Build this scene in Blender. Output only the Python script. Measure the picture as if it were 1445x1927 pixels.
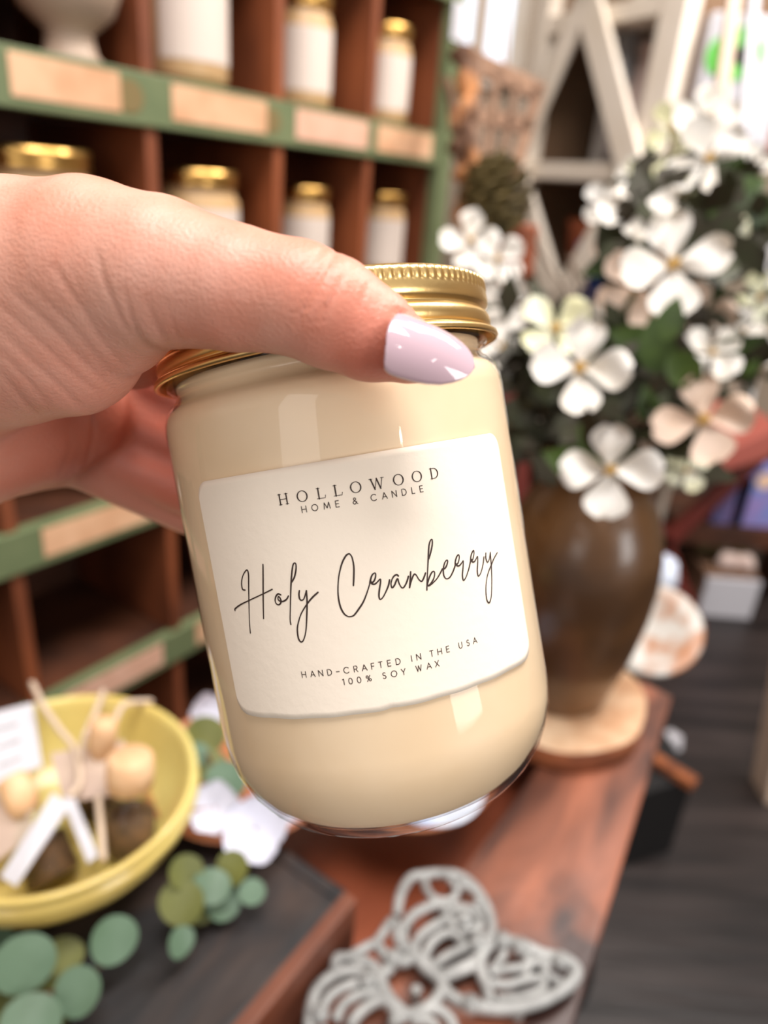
import bpy, bmesh, math, random
import numpy as np
from mathutils import Vector, Matrix
random.seed(7); rng = np.random.default_rng(7)
for o in list(bpy.data.objects): bpy.data.objects.remove(o)
S = bpy.context.scene; COL = S.collection
PI = math.pi
def nrm(v): v = np.array(v, float); return v/np.linalg.norm(v)

# ------------------------------------------------------------------ camera
FPX, CX, CY = 1350.0, 722.5, 963.5
dn = nrm([-250, 3000, 1350]); Zc = -dn
Yc = nrm(np.array([0, 0, 1.]) - Zc[2]*Zc); Xc = np.cross(Yc, Zc)
R3 = np.array([Xc, Yc, Zc])                 # lens frame (right, down, forward) -> room frame
CAM = np.array([0, 0, 1.30])
cd = bpy.data.cameras.new('camera'); cam = bpy.data.objects.new('camera', cd); COL.objects.link(cam); S.camera = cam
cd.sensor_fit = 'VERTICAL'; cd.sensor_height = 36; cd.lens = FPX/1927*36
cd.clip_start = .01; cd.clip_end = 60
cd.dof.use_dof = True; cd.dof.focus_distance = .146; cd.dof.aperture_fstop = 7.9
M = Matrix.Identity(4)
for i in range(3):
    M[i][0] = R3[i, 0]; M[i][1] = -R3[i, 1]; M[i][2] = -R3[i, 2]; M[i][3] = CAM[i]
cam.matrix_world = M
# ------------------------------------------------------------------ light
S.view_settings.view_transform = 'Standard'; S.view_settings.look = 'None'
S.view_settings.gamma = 1; S.view_settings.use_curve_mapping = False; S.view_settings.exposure = 0.0
W = bpy.data.worlds.new('world'); S.world = W; W.use_nodes = True
bg = W.node_tree.nodes['Background']; bg.inputs[0].default_value = (1, .94, .89, 1); bg.inputs[1].default_value = .38
def area(name, loc, target, sx, sy, power, col):
    l = bpy.data.lights.new(name, 'AREA'); l.shape = 'RECTANGLE'; l.size = sx; l.size_y = sy
    l.energy = power; l.color = col
    o = bpy.data.objects.new(name, l); COL.objects.link(o); o.location = loc
    o.rotation_euler = (Vector(target)-Vector(loc)).to_track_quat('-Z', 'Y').to_euler(); return o
area('ceiling_panel_light', (.05, .05, 2.9), (0, .25, 1.1), .9, .9, 42, (1, .965, .95))
area('shop_window_light', (-.80, -1.62, 1.85), (0, .2, 1.25), .8, 1.3, 9, (1, .97, .94))
area('side_window_light', (2.3, -1.3, 1.6), (0, .3, 1.2), .9, 1.2, 30, (1, .98, .96))
area('counter_light', (1.0, 1.3, 2.7), (.4, .7, 1.1), .6, .6, 13, (1, .97, .94))
area('shelf_light', (.5, .7, 2.7), (-.2, 1.1, 1.2), .5, .5, 8, (1, .86, .7))
area('cabinet_fill_light', (1.1, 1.3, 2.95), (1.0, 2.5, 1.3), 1.0, .6, 52, (1, .95, .91))  # added lamp, aimed to brighten the cream cabinet and its braces
def bulb(loc, power):
    l = bpy.data.lights.new('spot_bulb', 'POINT'); l.energy = power; l.shadow_soft_size = .03; l.color = (1, .93, .84)
    o = bpy.data.objects.new('spot_bulb', l); COL.objects.link(o); o.location = loc
for q in ((1.45, -1.35, 2.35), (1.35, -1.5, 2.2), (.5, -1.6, 2.6), (-.15, -.9, 2.7)): bulb(q, 2.2)

# ------------------------------------------------------------------ helpers
def ray(px, py): return R3 @ np.array([(px-CX)/FPX, (py-CY)/FPX, 1.])
def at(px, py, d): return CAM + ray(px, py)*d
def onz(px, py, z): r = ray(px, py); return CAM + r*(z-CAM[2])/r[2]
def ony(px, py, y): r = ray(px, py); return CAM + r*y/r[1]
def onplane(px, py, p0, nn):
    r = ray(px, py); nn = np.array(nn, float); return CAM + r*(nn@(np.array(p0)-CAM))/(nn@r)
MATS = {}
def mat(name, col, rough=.6, metal=0, col2=None, scale=20, bump=0, bscale=60, stretch=(1, 1, 1), coat=0, spec=.5, sss=0, detail=4, sheen=0, dist=0, emis=None, rotz=0, contrast=(.35, .65)):
    m = bpy.data.materials.new(name); m.use_nodes = True; nt = m.node_tree; N = nt.nodes; L = nt.links
    b = N['Principled BSDF']
    b.inputs['Base Color'].default_value = (*col, 1); b.inputs['Roughness'].default_value = rough
    b.inputs['Metallic'].default_value = metal; b.inputs['Coat Weight'].default_value = coat
    b.inputs['Specular IOR Level'].default_value = spec
    if sss:
        b.inputs['Subsurface Weight'].default_value = sss; b.inputs['Subsurface Radius'].default_value = (1, .4, .25)
        b.inputs['Subsurface Scale'].default_value = .004
    if sheen: b.inputs['Sheen Weight'].default_value = sheen
    tc = N.new('ShaderNodeTexCoord'); mp = N.new('ShaderNodeMapping'); mp.inputs['Scale'].default_value = stretch
    m0 = N.new('ShaderNodeMapping'); m0.inputs['Rotation'].default_value = (0, 0, rotz)
    L.new(tc.outputs['Object'], m0.inputs['Vector']); L.new(m0.outputs[0], mp.inputs['Vector'])
    if col2 is not None:
        nz = N.new('ShaderNodeTexNoise'); nz.inputs['Scale'].default_value = scale; nz.inputs['Detail'].default_value = detail
        nz.inputs['Distortion'].default_value = dist
        L.new(mp.outputs[0], nz.inputs['Vector'])
        cr = N.new('ShaderNodeValToRGB'); cr.color_ramp.elements[0].position = contrast[0]; cr.color_ramp.elements[1].position = contrast[1]
        cr.color_ramp.elements[0].color = (*col, 1); cr.color_ramp.elements[1].color = (*col2, 1)
        L.new(nz.outputs['Fac'], cr.inputs[0]); L.new(cr.outputs[0], b.inputs['Base Color'])
    if bump:
        n2 = N.new('ShaderNodeTexNoise'); n2.inputs['Scale'].default_value = bscale; n2.inputs['Detail'].default_value = 5
        L.new(mp.outputs[0], n2.inputs['Vector'])
        bp = N.new('ShaderNodeBump'); bp.inputs['Strength'].default_value = 1; bp.inputs['Distance'].default_value = bump
        L.new(n2.outputs['Fac'], bp.inputs['Height']); L.new(bp.outputs[0], b.inputs['Normal'])
    if emis: b.inputs['Emission Color'].default_value = (*emis[:3], 1); b.inputs['Emission Strength'].default_value = emis[3]
    MATS[name] = m; return m
def srgb(r, g, b): return tuple(((c/255)/12.92 if c/255 <= .04045 else ((c/255+.055)/1.055)**2.4) for c in (r, g, b))
def glassmat(name, tint=(1, 1, 1), f=1.0):
    m = bpy.data.materials.new(name); m.use_nodes = True; nt = m.node_tree; N = nt.nodes; L = nt.links
    for n_ in list(N): N.remove(n_)
    out = N.new('ShaderNodeOutputMaterial'); mix = N.new('ShaderNodeMixShader'); tr = N.new('ShaderNodeBsdfTransparent')
    gl = N.new('ShaderNodeBsdfGlossy'); fr = N.new('ShaderNodeFresnel'); fr.inputs[0].default_value = 1.42
    tr.inputs[0].default_value = (*tint, 1); gl.inputs['Roughness'].default_value = .015
    tc = N.new('ShaderNodeTexCoord'); nz = N.new('ShaderNodeTexNoise'); nz.inputs['Scale'].default_value = 45; nz.inputs['Detail'].default_value = 1
    bp = N.new('ShaderNodeBump'); bp.inputs['Distance'].default_value = .00025*f
    L.new(tc.outputs['Object'], nz.inputs['Vector']); L.new(nz.outputs['Fac'], bp.inputs['Height'])
    L.new(bp.outputs[0], gl.inputs['Normal']); L.new(bp.outputs[0], fr.inputs['Normal'])
    geo = N.new('ShaderNodeNewGeometry'); inv = N.new('ShaderNodeMath'); inv.operation = 'SUBTRACT'; inv.inputs[0].default_value = 1; mul = N.new('ShaderNodeMath'); mul.operation = 'MULTIPLY'
    L.new(geo.outputs['Backfacing'], inv.inputs[1]); L.new(inv.outputs[0], mul.inputs[0]); L.new(fr.outputs[0], mul.inputs[1]); L.new(mul.outputs[0], mix.inputs[0]); L.new(tr.outputs[0], mix.inputs[1]); L.new(gl.outputs[0], mix.inputs[2]); L.new(mix.outputs[0], out.inputs[0])
    MATS[name] = m; return m

class MB:
    def __init__(s): s.v = []; s.f = []
    def add(s, vs, fs):
        k = len(s.v); s.v += [tuple(map(float, p)) for p in vs]; s.f += [tuple(i+k for i in f) for f in fs]; return s
    def box(s, lo, hi, ax=None, org=None, bev=0):
        x0, y0, z0 = lo; x1, y1, z1 = hi
        P = [(x, y, z) for z in (z0, z1) for y in (y0, y1) for x in (x0, x1)]
        if ax is not None: P = [np.array(org)+p[0]*np.array(ax[0])+p[1]*np.array(ax[1])+p[2]*np.array(ax[2]) for p in P]
        return s.add(P, [(0, 2, 3, 1), (4, 5, 7, 6), (0, 1, 5, 4), (2, 6, 7, 3), (0, 4, 6, 2), (1, 3, 7, 5)])
    def beam(s, a, b, w, t, nn=(0, 0, 1)):
        a = np.array(a, float); b = np.array(b, float); d = b-a; L = np.linalg.norm(d); d /= L
        x = np.cross(nn, d); x = nrm(x); y = np.cross(d, x)
        return s.box((-w/2, -t/2, 0), (w/2, t/2, L), (x, y, d), a)
    def lathe(s, prof, n=48, org=(0, 0, 0), rf=None, close=False):
        vs = []; fs = []; m = len(prof)
        for j in range(n):
            th = 2*PI*j/n
            for r, z in prof:
                rr = rf(r, z, th) if rf else r
                vs.append((org[0]+rr*math.cos(th), org[1]+rr*math.sin(th), org[2]+z))
        for j in range(n):
            k = (j+1) % n
            for i in range(m-1 if not close else m):
                i2 = (i+1) % m
                fs.append((j*m+i, k*m+i, k*m+i2, j*m+i2))
        return s.add(vs, fs)
    def tube(s, pts, r, n=8, caps=True):
        pts = [np.array(p, float) for p in pts]; m = len(pts)
        rs = r if hasattr(r, '__len__') else [r]*m
        vs = []; fs = []; up = np.array([.3, .2, .93])
        for i, p in enumerate(pts):
            t = nrm(pts[min(i+1, m-1)]-pts[max(i-1, 0)]); x = np.cross(up, t)
            if np.linalg.norm(x) < .05: x = np.cross([1, 0, 0], t)
            x = nrm(x); y = np.cross(t, x)
            for k in range(n): a = 2*PI*k/n; vs.append(p+rs[i]*(x*math.cos(a)+y*math.sin(a)))
        for i in range(m-1):
            for k in range(n): fs.append((i*n+k, i*n+(k+1) % n, (i+1)*n+(k+1) % n, (i+1)*n+k))
        if caps: fs.append(tuple(range(n))[::-1]); fs.append(tuple((m-1)*n+k for k in range(n)))
        return s.add(vs, fs)
    def build(s, name, m, parent=None, smooth=False, bevel=0, org=None):
        org = np.array(org if org is not None else (0, 0, 0), float)
        me = bpy.data.meshes.new(name); me.from_pydata([tuple(np.array(p)-org) for p in s.v], [], s.f); me.update()
        bm = bmesh.new(); bm.from_mesh(me); bmesh.ops.recalc_face_normals(bm, faces=bm.faces); bm.to_mesh(me); bm.free()
        if smooth: me.shade_smooth()
        me.materials.append(m if not isinstance(m, str) else MATS[m])
        o = bpy.data.objects.new(name, me); COL.objects.link(o)
        if parent is not None: o.parent = parent
        o.location = org
        if bevel:
            b = o.modifiers.new('bevel', 'BEVEL'); b.width = bevel; b.segments = 2; b.limit_method = 'ANGLE'
        return o
def tag(o, label=None, cat=None, group=None, kind=None):
    if label: o['label'] = label
    if cat: o['category'] = cat
    if group: o['group'] = group
    if kind: o['kind'] = kind
    return o
def empty(name, loc, label, cat, group=None, rot=None):
    o = bpy.data.objects.new(name, None); COL.objects.link(o); o.empty_display_size = .01
    if rot is None: o.location = loc
    else:
        mm = Matrix.Identity(4)
        for i in range(3):
            for j in range(3): mm[i][j] = rot[j][i]
            mm[i][3] = loc[i]
        o.matrix_world = mm
    return tag(o, label, cat, group)
def copy_tree(o, parent=None):
    c = o.copy(); COL.objects.link(c); c.parent = parent
    for ch in [x for x in bpy.data.objects if x.parent == o]: copy_tree(ch, c)
    return c
def cr_spline(P, k=6):
    P = [np.array(p, float) for p in P]; out = []
    for i in range(len(P)-1):
        p0 = P[max(i-1, 0)]; p1 = P[i]; p2 = P[i+1]; p3 = P[min(i+2, len(P)-1)]
        for j in range(k):
            t = j/k
            out.append(.5*((2*p1)+(-p0+p2)*t+(2*p0-5*p1+4*p2-p3)*t*t+(-p0+3*p1-3*p2+p3)*t**3))
    out.append(P[-1]); return out

# ------------------------------------------------------------------ materials
mat('wax', srgb(240, 214, 180), .5, col2=srgb(233, 204, 166), scale=30)
glassmat('jar_glass'); glassmat('thin_glass', (.93, .96, .95))
mat('gold_lid', srgb(255, 216, 146), .31, 1, bump=.00003, bscale=800)
mat('label_paper', srgb(243, 229, 212), .85, bump=.00007, bscale=500)
mat('ink', srgb(52, 34, 26), .7)
mat('skin', srgb(226, 172, 152), .42, col2=srgb(214, 144, 120), scale=50, bump=.0002, bscale=1300, sss=.18, detail=3, spec=.5)
mat('nail_polish', srgb(200, 170, 180), .08, coat=.8, spec=.5)
mat('old_wood', srgb(88, 42, 20), .6, col2=srgb(140, 74, 40), scale=9, stretch=(1, 1, .4), bump=.0008, bscale=30)
mat('shelf_wood', srgb(60, 32, 18), .6, col2=srgb(92, 50, 28), scale=8, bump=.0006)
mat('green_paint', srgb(98, 110, 76), .55, col2=srgb(114, 122, 86), scale=12, bump=.0005, bscale=40)
mat('card_paper', srgb(222, 178, 142), .75, col2=srgb(200, 150, 112), scale=14)
mat('card_pink', srgb(222, 176, 152), .75, col2=srgb(212, 164, 138), scale=30)
mat('stain', srgb(120, 102, 62), .7)
mat('ceramic_white', srgb(184, 160, 140), .5, col2=srgb(170, 146, 126), scale=8)
mat('white_label', srgb(216, 200, 188), .8)
mat('shelf_jar', srgb(192, 156, 112), .4)
mat('shelf_gold', srgb(214, 168, 96), .3, 1)
mat('plank', srgb(56, 32, 26), .40, col2=srgb(172, 104, 76), scale=16, stretch=(1, .3, 1), rotz=.58, bump=.0014, bscale=22, dist=1.0, coat=.12, contrast=(.38, .66))
mat('plank_orange', srgb(96, 42, 22), .45, col2=srgb(150, 76, 46), scale=9, stretch=(1, .3, 1), rotz=.58, bump=.001, bscale=20, coat=.1)
mat('dark_plank', srgb(22, 20, 23), .5, col2=srgb(62, 48, 42), scale=26, stretch=(1, .4, 1), rotz=.58, bump=.0015, bscale=30, dist=.8, contrast=(.42, .72))
mat('brown_edge', srgb(120, 66, 42), .5, col2=srgb(96, 50, 32), scale=18, bump=.0006)
mat('slice_top', srgb(222, 190, 156), .6, col2=srgb(188, 142, 104), scale=24)
mat('slice_bark', srgb(160, 92, 52), .8, col2=srgb(120, 66, 38), scale=30, bump=.003, bscale=40)
mat('floor_wood', srgb(28, 24, 24), .42, col2=srgb(60, 51, 49), scale=3, stretch=(.6, 5, 1), bump=.002, bscale=10)
mat('wall_paint', srgb(196, 178, 158), .8, col2=srgb(186, 168, 148), scale=3)
mat('cream_paint', srgb(238, 226, 212), .65, col2=srgb(228, 214, 196), scale=6)
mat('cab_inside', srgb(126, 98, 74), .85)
mat('vase_glaze', srgb(70, 46, 26), .3, col2=srgb(120, 82, 46), scale=9, coat=.25, bump=.001, bscale=14, contrast=(.4, .75))
mat('petal', srgb(240, 236, 230), .6, col2=srgb(228, 220, 208), scale=40)
mat('petal_peach', srgb(226, 202, 184), .6, col2=srgb(206, 176, 152), scale=30)
mat('petal_green', srgb(228, 228, 208), .6, col2=srgb(214, 210, 164), scale=30)
mat('pollen', srgb(190, 150, 80), .8)
mat('leaf_green', srgb(70, 92, 30), .5, col2=srgb(44, 62, 22), scale=30)
mat('leaf_dark', srgb(50, 54, 26), .6, col2=srgb(48, 38, 22), scale=30)
mat('twig', srgb(84, 58, 38), .8, bump=.0006)
mat('iron_white', srgb(168, 168, 166), .5, .1, col2=srgb(136, 136, 134), scale=60, bump=.0006, bscale=120)
mat('yellow_glaze', srgb(218, 202, 126), .28, col2=srgb(206, 178, 96), scale=6, coat=.3)
mat('tag_white', srgb(196, 194, 200), .8)
mat('tag_kraft', srgb(190, 168, 150), .8, col2=srgb(176, 154, 140), scale=20)
mat('twine', srgb(204, 182, 160), .9, bump=.0004, bscale=300)
mat('bottle_filling', srgb(112, 78, 48), .8, col2=srgb(70, 48, 28), scale=150)
mat('cork', srgb(226, 188, 148), .7, col2=srgb(208, 160, 116), scale=60)
mat('euc_leaf', srgb(98, 122, 100), .5, col2=srgb(78, 102, 78), scale=20)
mat('euc_olive', srgb(108, 110, 52), .55, col2=srgb(84, 88, 40), scale=20)
mat('cotton', srgb(206, 206, 220), .9, bump=.001, bscale=80)
mat('bowl_wood', srgb(190, 120, 78), .5, col2=srgb(150, 86, 52), scale=12)
mat('brown_lattice', srgb(142, 108, 84), .8, col2=srgb(108, 78, 58), scale=20, bump=.001)
mat('driftwood', srgb(88, 58, 38), .8, col2=srgb(190, 128, 78), scale=14, bump=.002, contrast=(.45, .65))
mat('cone_scale', srgb(74, 66, 38), .7, col2=srgb(140, 122, 78), scale=60)
mat('red_wood', srgb(120, 46, 36), .45, col2=srgb(96, 36, 28), scale=10)
mat('red_seat', srgb(168, 88, 76), .5)
mat('black_paint', srgb(16, 14, 15), .6)
mat('grey_fabric', srgb(110, 104, 84), .9, col2=srgb(86, 78, 60), scale=10)
mat('pink_fabric', srgb(190, 160, 152), .9)
mat('brown_fabric', srgb(88, 52, 44), .9)
mat('green_print', srgb(92, 190, 70), .6)
mat('blue_pack', srgb(110, 140, 205), .5, col2=srgb(150, 130, 190), scale=12)
mat('orange_dot', srgb(238, 200, 170), .6)
mat('purple_pack', srgb(130, 104, 150), .5, col2=srgb(96, 92, 140), scale=14)
mat('plate_glaze', srgb(206, 200, 192), .35, col2=srgb(178, 122, 84), scale=26, contrast=(.5, .66))
mat('bluewhite', srgb(184, 200, 232), .5, col2=srgb(226, 232, 244), scale=30)
mat('dark_glass', srgb(30, 30, 30), .2)
mat('grey_metal', srgb(160, 158, 158), .35)
mat('pink_ceramic', srgb(206, 182, 172), .5)
mat('terracotta', srgb(150, 76, 44), .7)
mat('blue_cover', srgb(44, 70, 140), .6)
mat('pale_wood', srgb(220, 196, 176), .6, col2=srgb(206, 180, 158), scale=8)
mat('rope', srgb(150, 120, 100), .9, bump=.001, bscale=100)
mat('window_glow', (.8, .88, 1), .4, emis=(.80, .88, 1.0, 1.0))
# ------------------------------------------------------------------ the held candle jar
# jar axis and position measured in the lens frame, then carried into the room frame
jax = nrm([.16891, 1, .07954]); jc = np.array([-.00577, .01175, .1834])
je1 = nrm(-(jc-jc.dot(jax)*jax)); jup = -jax; je2 = np.cross(-je1, jup)
JR = (R3@je2, R3@(-je1), R3@jup); JB = CAM+R3@(jc+.060*jax)
jar = empty('candle_jar', tuple(JB), 'large cream candle jar with gold lid and white script label, held by the hand', 'candle jar', rot=JR)
gout = [(0, .0012), (.020, .0008), (.0235, 0), (.0265, .0004), (.0295, .0016), (.0325, .0036), (.0355, .0066), (.0382, .0105), (.0401, .0148), (.0412, .0190), (.0417, .0235), (.0417, .0975), (.0415, .1000), (.0408, .1022), (.0396, .1038), (.0384, .1046), (.0378, .1056), (.0379, .1064), (.0386, .1070), (.0395, .1077), (.0397, .1088), (.0394, .1100), (.0384, .1106), (.0384, .1190), (.0376, .1195), (.0378, .1190), (.0378, .1092), (.0376, .1072), (.0370, .1058), (.0376, .1046), (.0398, .1026), (.0410, .0996)]
gin = [(.04155, .0975), (.04155, .0238), (.0411, .0192), (.0399, .0151), (.0378, .0111), (.0352, .0076), (.0324, .0052), (.0295, .0038), (.0262, .0033), (0, .0033)]
MB().lathe(gout+gin, 160).build('glass', 'jar_glass', jar, True)
MB().lathe([(0, .0040), (.0225, .0038), (.0262, .0037), (.0294, .0042), (.0322, .0056), (.0350, .0080), (.0376, .0114), (.0397, .0154), (.0409, .0194), (.0414, .0238), (.0414, .0975), (.0412, .0996), (.0406, .1014), (.0396, .1026), (.0384, .1034), (.0372, .1042), (.0366, .1056), (.0368, .1066), (.0374, .1074), (.0374, .1086), (.036, .1088), (0, .1085)], 120).build('wax', 'wax', jar, True)
def knurl(r, z, t):
    if .1190 < z < .1220 and r > .0405: return r-.00034*(.5+.5*math.cos(118*t))**2
    return r
MB().lathe([(0, .1214), (.034, .1214), (.0365, .1217), (.0388, .1223), (.0400, .1222), (.0408, .1217), (.0411, .12145), (.0412, .1208), (.0412, .1197), (.0411, .1193), (.0410, .1189), (.04105, .1184), (.0411, .1172), (.0410, .1163), (.0406, .1157), (.0400, .1152), (.0398, .1148), (.0400, .1144), (.0407, .1139), (.0410, .1132), (.0411, .1124), (.0410, .1114), (.0406, .1109), (.0404, .1106), (.0407, .1102), (.0418, .1100), (.0423, .1096), (.04245, .1090), (.0422, .1085), (.0417, .1083), (.0411, .1086), (.0408, .1094), (.0402, .1100), (.0399, .112), (.0399, .1185), (.039, .1195), (0, .1197)], 944, rf=knurl).build('lid', 'gold_lid', jar, True)
RL = .04178
def lj(u, v, off=0.):
    """label millimetres (u around the glass, v up) -> jar coordinates"""
    t = u/1000/RL; r = RL+off; return (r*math.sin(t), -r*math.cos(t), v/1000)
U0, U1, V0, V1, RC = -36.1, 39.4, 34.7, 85.75, 3.6
def lab_v(u):
    lo, hi = V0, V1
    for e in (u-U0, U1-u):
        if e < RC: d = RC-math.sqrt(max(0, RC*RC-(RC-e)**2)); lo = V0+d; hi = V1-d
    lo += .22*math.exp(-((u-.9)/.9)**2)+.07*math.sin(u*.7)
    return lo, hi
us_ = sorted(set([U0+.02*k*k for k in range(14)]+[U1-.02*k*k for k in range(14)]+list(np.linspace(U0+3.6, U1-3.6, 110))))
mb = MB(); nv_ = 40; top = []; 
for off in (.00026, 0.00002):
    vs = [lj(u, lab_v(u)[0]+(lab_v(u)[1]-lab_v(u)[0])*j/nv_, off) for u in us_ for j in range(nv_+1)]
    fs = [(i*(nv_+1)+j, (i+1)*(nv_+1)+j, (i+1)*(nv_+1)+j+1, i*(nv_+1)+j+1) for i in range(len(us_)-1) for j in range(nv_)]
    mb.add(vs, fs if off > .0001 else [f[::-1] for f in fs])
K = len(us_)*(nv_+1); per = [i*(nv_+1) for i in range(len(us_))]+[(len(us_)-1)*(nv_+1)+j for j in range(1, nv_+1)]+[i*(nv_+1)+nv_ for i in range(len(us_)-2, -1, -1)]+[j for j in range(nv_-1, 0, -1)]
mb.f += [(per[k], per[(k+1) % len(per)], K+per[(k+1) % len(per)], K+per[k]) for k in range(len(per))]
lab = mb.build('label', 'label_paper', jar, True)
lab['label'] = 'white textured paper label with dark brown lettering'
TOFF = .00033
def ribbon(mb, pts, w):
    pts = [np.array(p, float) for p in pts]; m = len(pts); ws = w if hasattr(w, '__len__') else [w]*m; vs = []
    for i, p in enumerate(pts):
        t = nrm(pts[min(i+1, m-1)]-pts[max(i-1, 0)]); n_ = np.array([-t[1], t[0]])
        vs += [lj(*(p+n_*ws[i]/2), TOFF), lj(*(p-n_*ws[i]/2), TOFF)]
    mb.add(vs, [(2*i, 2*i+1, 2*i+3, 2*i+2) for i in range(m-1)])
    for p, w_ in ((pts[0], ws[0]), (pts[-1], ws[-1])):
        mb.add([lj(p[0]+w_/2*math.cos(a*PI/4), p[1]+w_/2*math.sin(a*PI/4), TOFF+.000002) for a in range(8)], [tuple(range(8))])
def arc(cx, cy, rx, ry, a0, a1, n=18): return [(cx+rx*math.cos(math.radians(a0+(a1-a0)*k/n)), cy+ry*math.sin(math.radians(a0+(a1-a0)*k/n))) for k in range(n+1)]
GL = {'H': (.72, [[(0, 0), (0, 1)], [(.72, 0), (.72, 1)], [(0, .5), (.72, .5)]]), 'O': (.95, [arc(.475, .5, .475, .5, 0, 360, 30)]), 'M': (.95, [[(0, 0), (.12, 1), (.475, .12), (.83, 1), (.95, 0)]]),
 'E': (.5, [[(.5, 0), (0, 0), (0, 1), (.5, 1)], [(0, .52), (.46, .52)]]), 'C': (.85, [arc(.48, .5, .48, .5, 45, 315, 24)]), 'A': (.8, [[(0, 0), (.4, 1), (.8, 0)], [(.14, .33), (.66, .33)]]),
 'N': (.7, [[(0, 0), (0, 1), (.7, 0), (.7, 1)]]), 'D': (.72, [[(0, 0), (0, 1), (.25, 1)]+arc(.25, .5, .45, .5, 90, -90, 14)+[(0, 0)]]), 'L': (.45, [[(0, 1), (0, 0), (.45, 0)]]),
 '&': (.72, [[(.72, .0), (.18, .68)]+arc(.33, .80, .17, .18, 200, -20, 12)+[(.42, .62), (.12, .42)]+arc(.27, .22, .24, .22, 150, 300, 12)+[(.62, .40)]]), '-': (.5, [[(0, .45), (.5, .45)]]),
 'R': (.58, [[(0, 0), (0, 1), (.3, 1)]+arc(.3, .74, .26, .26, 90, -90, 12)+[(0, .48)], [(.28, .48), (.58, 0)]]), 'F': (.48, [[(0, 0), (0, 1), (.48, 1)], [(0, .5), (.42, .5)]]), 'T': (.6, [[(0, 1), (.6, 1)], [(.3, 1), (.3, 0)]]),
 'I': (0, [[(0, 0), (0, 1)]]), 'U': (.62, [[(0, 1), (0, .32)]+arc(.31, .31, .31, .31, 180, 360, 12)+[(.62, 1)]]), 'S': (.52, [arc(.27, .76, .22, .24, 35, 250, 12)+arc(.26, .26, .25, .26, 70, -150, 12)]),
 '1': (.2, [[(0, .88), (.2, 1), (.2, 0)]]), '0': (.6, [arc(.3, .5, .3, .5, 0, 360, 24)]), '%': (.8, [arc(.18, .77, .17, .2, 0, 360, 14), arc(.62, .23, .17, .2, 0, 360, 14), [(.66, 1), (.14, 0)]]),
 'Y': (.66, [[(0, 1), (.33, .45), (.66, 1)], [(.33, .45), (.33, 0)]]), 'W': (.95, [[(0, 1), (.24, 0), (.475, .95), (.71, 0), (.95, 1)]]), 'X': (.66, [[(0, 1), (.66, 0)], [(.66, 1), (0, 0)]])}
def caps(name, text, centers, vc, h, w):
    mb = MB()
    for ch, uc in zip(text, centers):
        wd, st = GL[ch]
        for s_ in st:
            P = [(uc+(x-wd/2)*h, vc+(y-.5)*h) for x, y in s_]
            if len(P) <= 6:
                for a_, b_ in zip(P[:-1], P[1:]): ribbon(mb, [a_, b_], w)
            else: ribbon(mb, P, w)
    o = mb.build(name, 'ink', None); o.parent = lab; return o
caps('small_capitals', 'HOME&CANDLE', [-9.48, -7.31, -4.89, -2.83, .66, 4.34, 6.52, 8.52, 10.57, 12.48, 14.28], 77.05, 1.24, .155)
caps('small_capitals', 'HAND-CRAFTEDINTHEUSA', [-15.71, -13.77, -12.04, -10.17, -8.48, -6.74, -4.84, -3.1, -1.4, .16, 1.86, 3.69, 6.44, 7.93, 10.72, 12.47, 14.3, 17.32, 19.18, 20.99], 44.0, 1.2, .15)
caps('small_capitals', '100%SOYWAX', [-7.73, -6.27, -4.56, -2.61, .51, 2.47, 4.4, 7.57, 9.72, 11.48], 41.7, 1.2, .15)
mb = MB(); H = 2.12; V_ = 79.65-H/2; TK, TN = .27, .13
def rb(P, w): ribbon(mb, P, w)
def serif(u, v, l=.62): rb([(u-l/2, v), (u+l/2, v)], TN)
for ch, uc in zip('HOLLOWOOD', [-13.35, -9.4, -5.65, -2.32, 1.23, 5.45, 9.81, 13.76, 17.64]):
    if ch == 'H':
        for s_ in (-.72, .72): rb([(uc+s_, V_), (uc+s_, V_+H)], TK); serif(uc+s_, V_+.05); serif(uc+s_, V_+H-.05)
        rb([(uc-.72, V_+H/2), (uc+.72, V_+H/2)], TN)
    if ch == 'O':
        P = arc(uc, V_+H/2, .98, H/2, 0, 360, 36); rb(P, [TN+(TK-TN)*abs(math.cos(2*PI*k/36))**1.5 for k in range(37)])
    if ch == 'L':
        rb([(uc-.45, V_), (uc-.45, V_+H)], TK); serif(uc-.45, V_+H-.05); rb([(uc-.85, V_+.05), (uc+.75, V_+.05), (uc+.85, V_+.55)], TN)
    if ch == 'W':
        for a_, b_, w in (((-1.15, H), (-.55, 0), TK), ((-.55, 0), (.02, H*.98), TN), ((.02, H*.98), (.6, 0), TK), ((.6, 0), (1.15, H), TN)): rb([(uc+a_[0], V_+a_[1]), (uc+b_[0], V_+b_[1])], w)
        serif(uc-1.15, V_+H-.05); serif(uc+1.15, V_+H-.05)
    if ch == 'D':
        rb([(uc-.62, V_), (uc-.62, V_+H)], TK); P = arc(uc-.1, V_+H/2, .95, H/2-.05, 90, -90, 20); rb(P, [TN+(TK-TN)*math.sin(PI*k/20)**1.5 for k in range(21)])
        rb([(uc-.92, V_+H-.05), (uc-.1, V_+H-.05)], TN); rb([(uc-.92, V_+.05), (uc-.1, V_+.05)], TN)
o = mb.build('serif_capitals', 'ink', None); o.parent = lab
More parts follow.
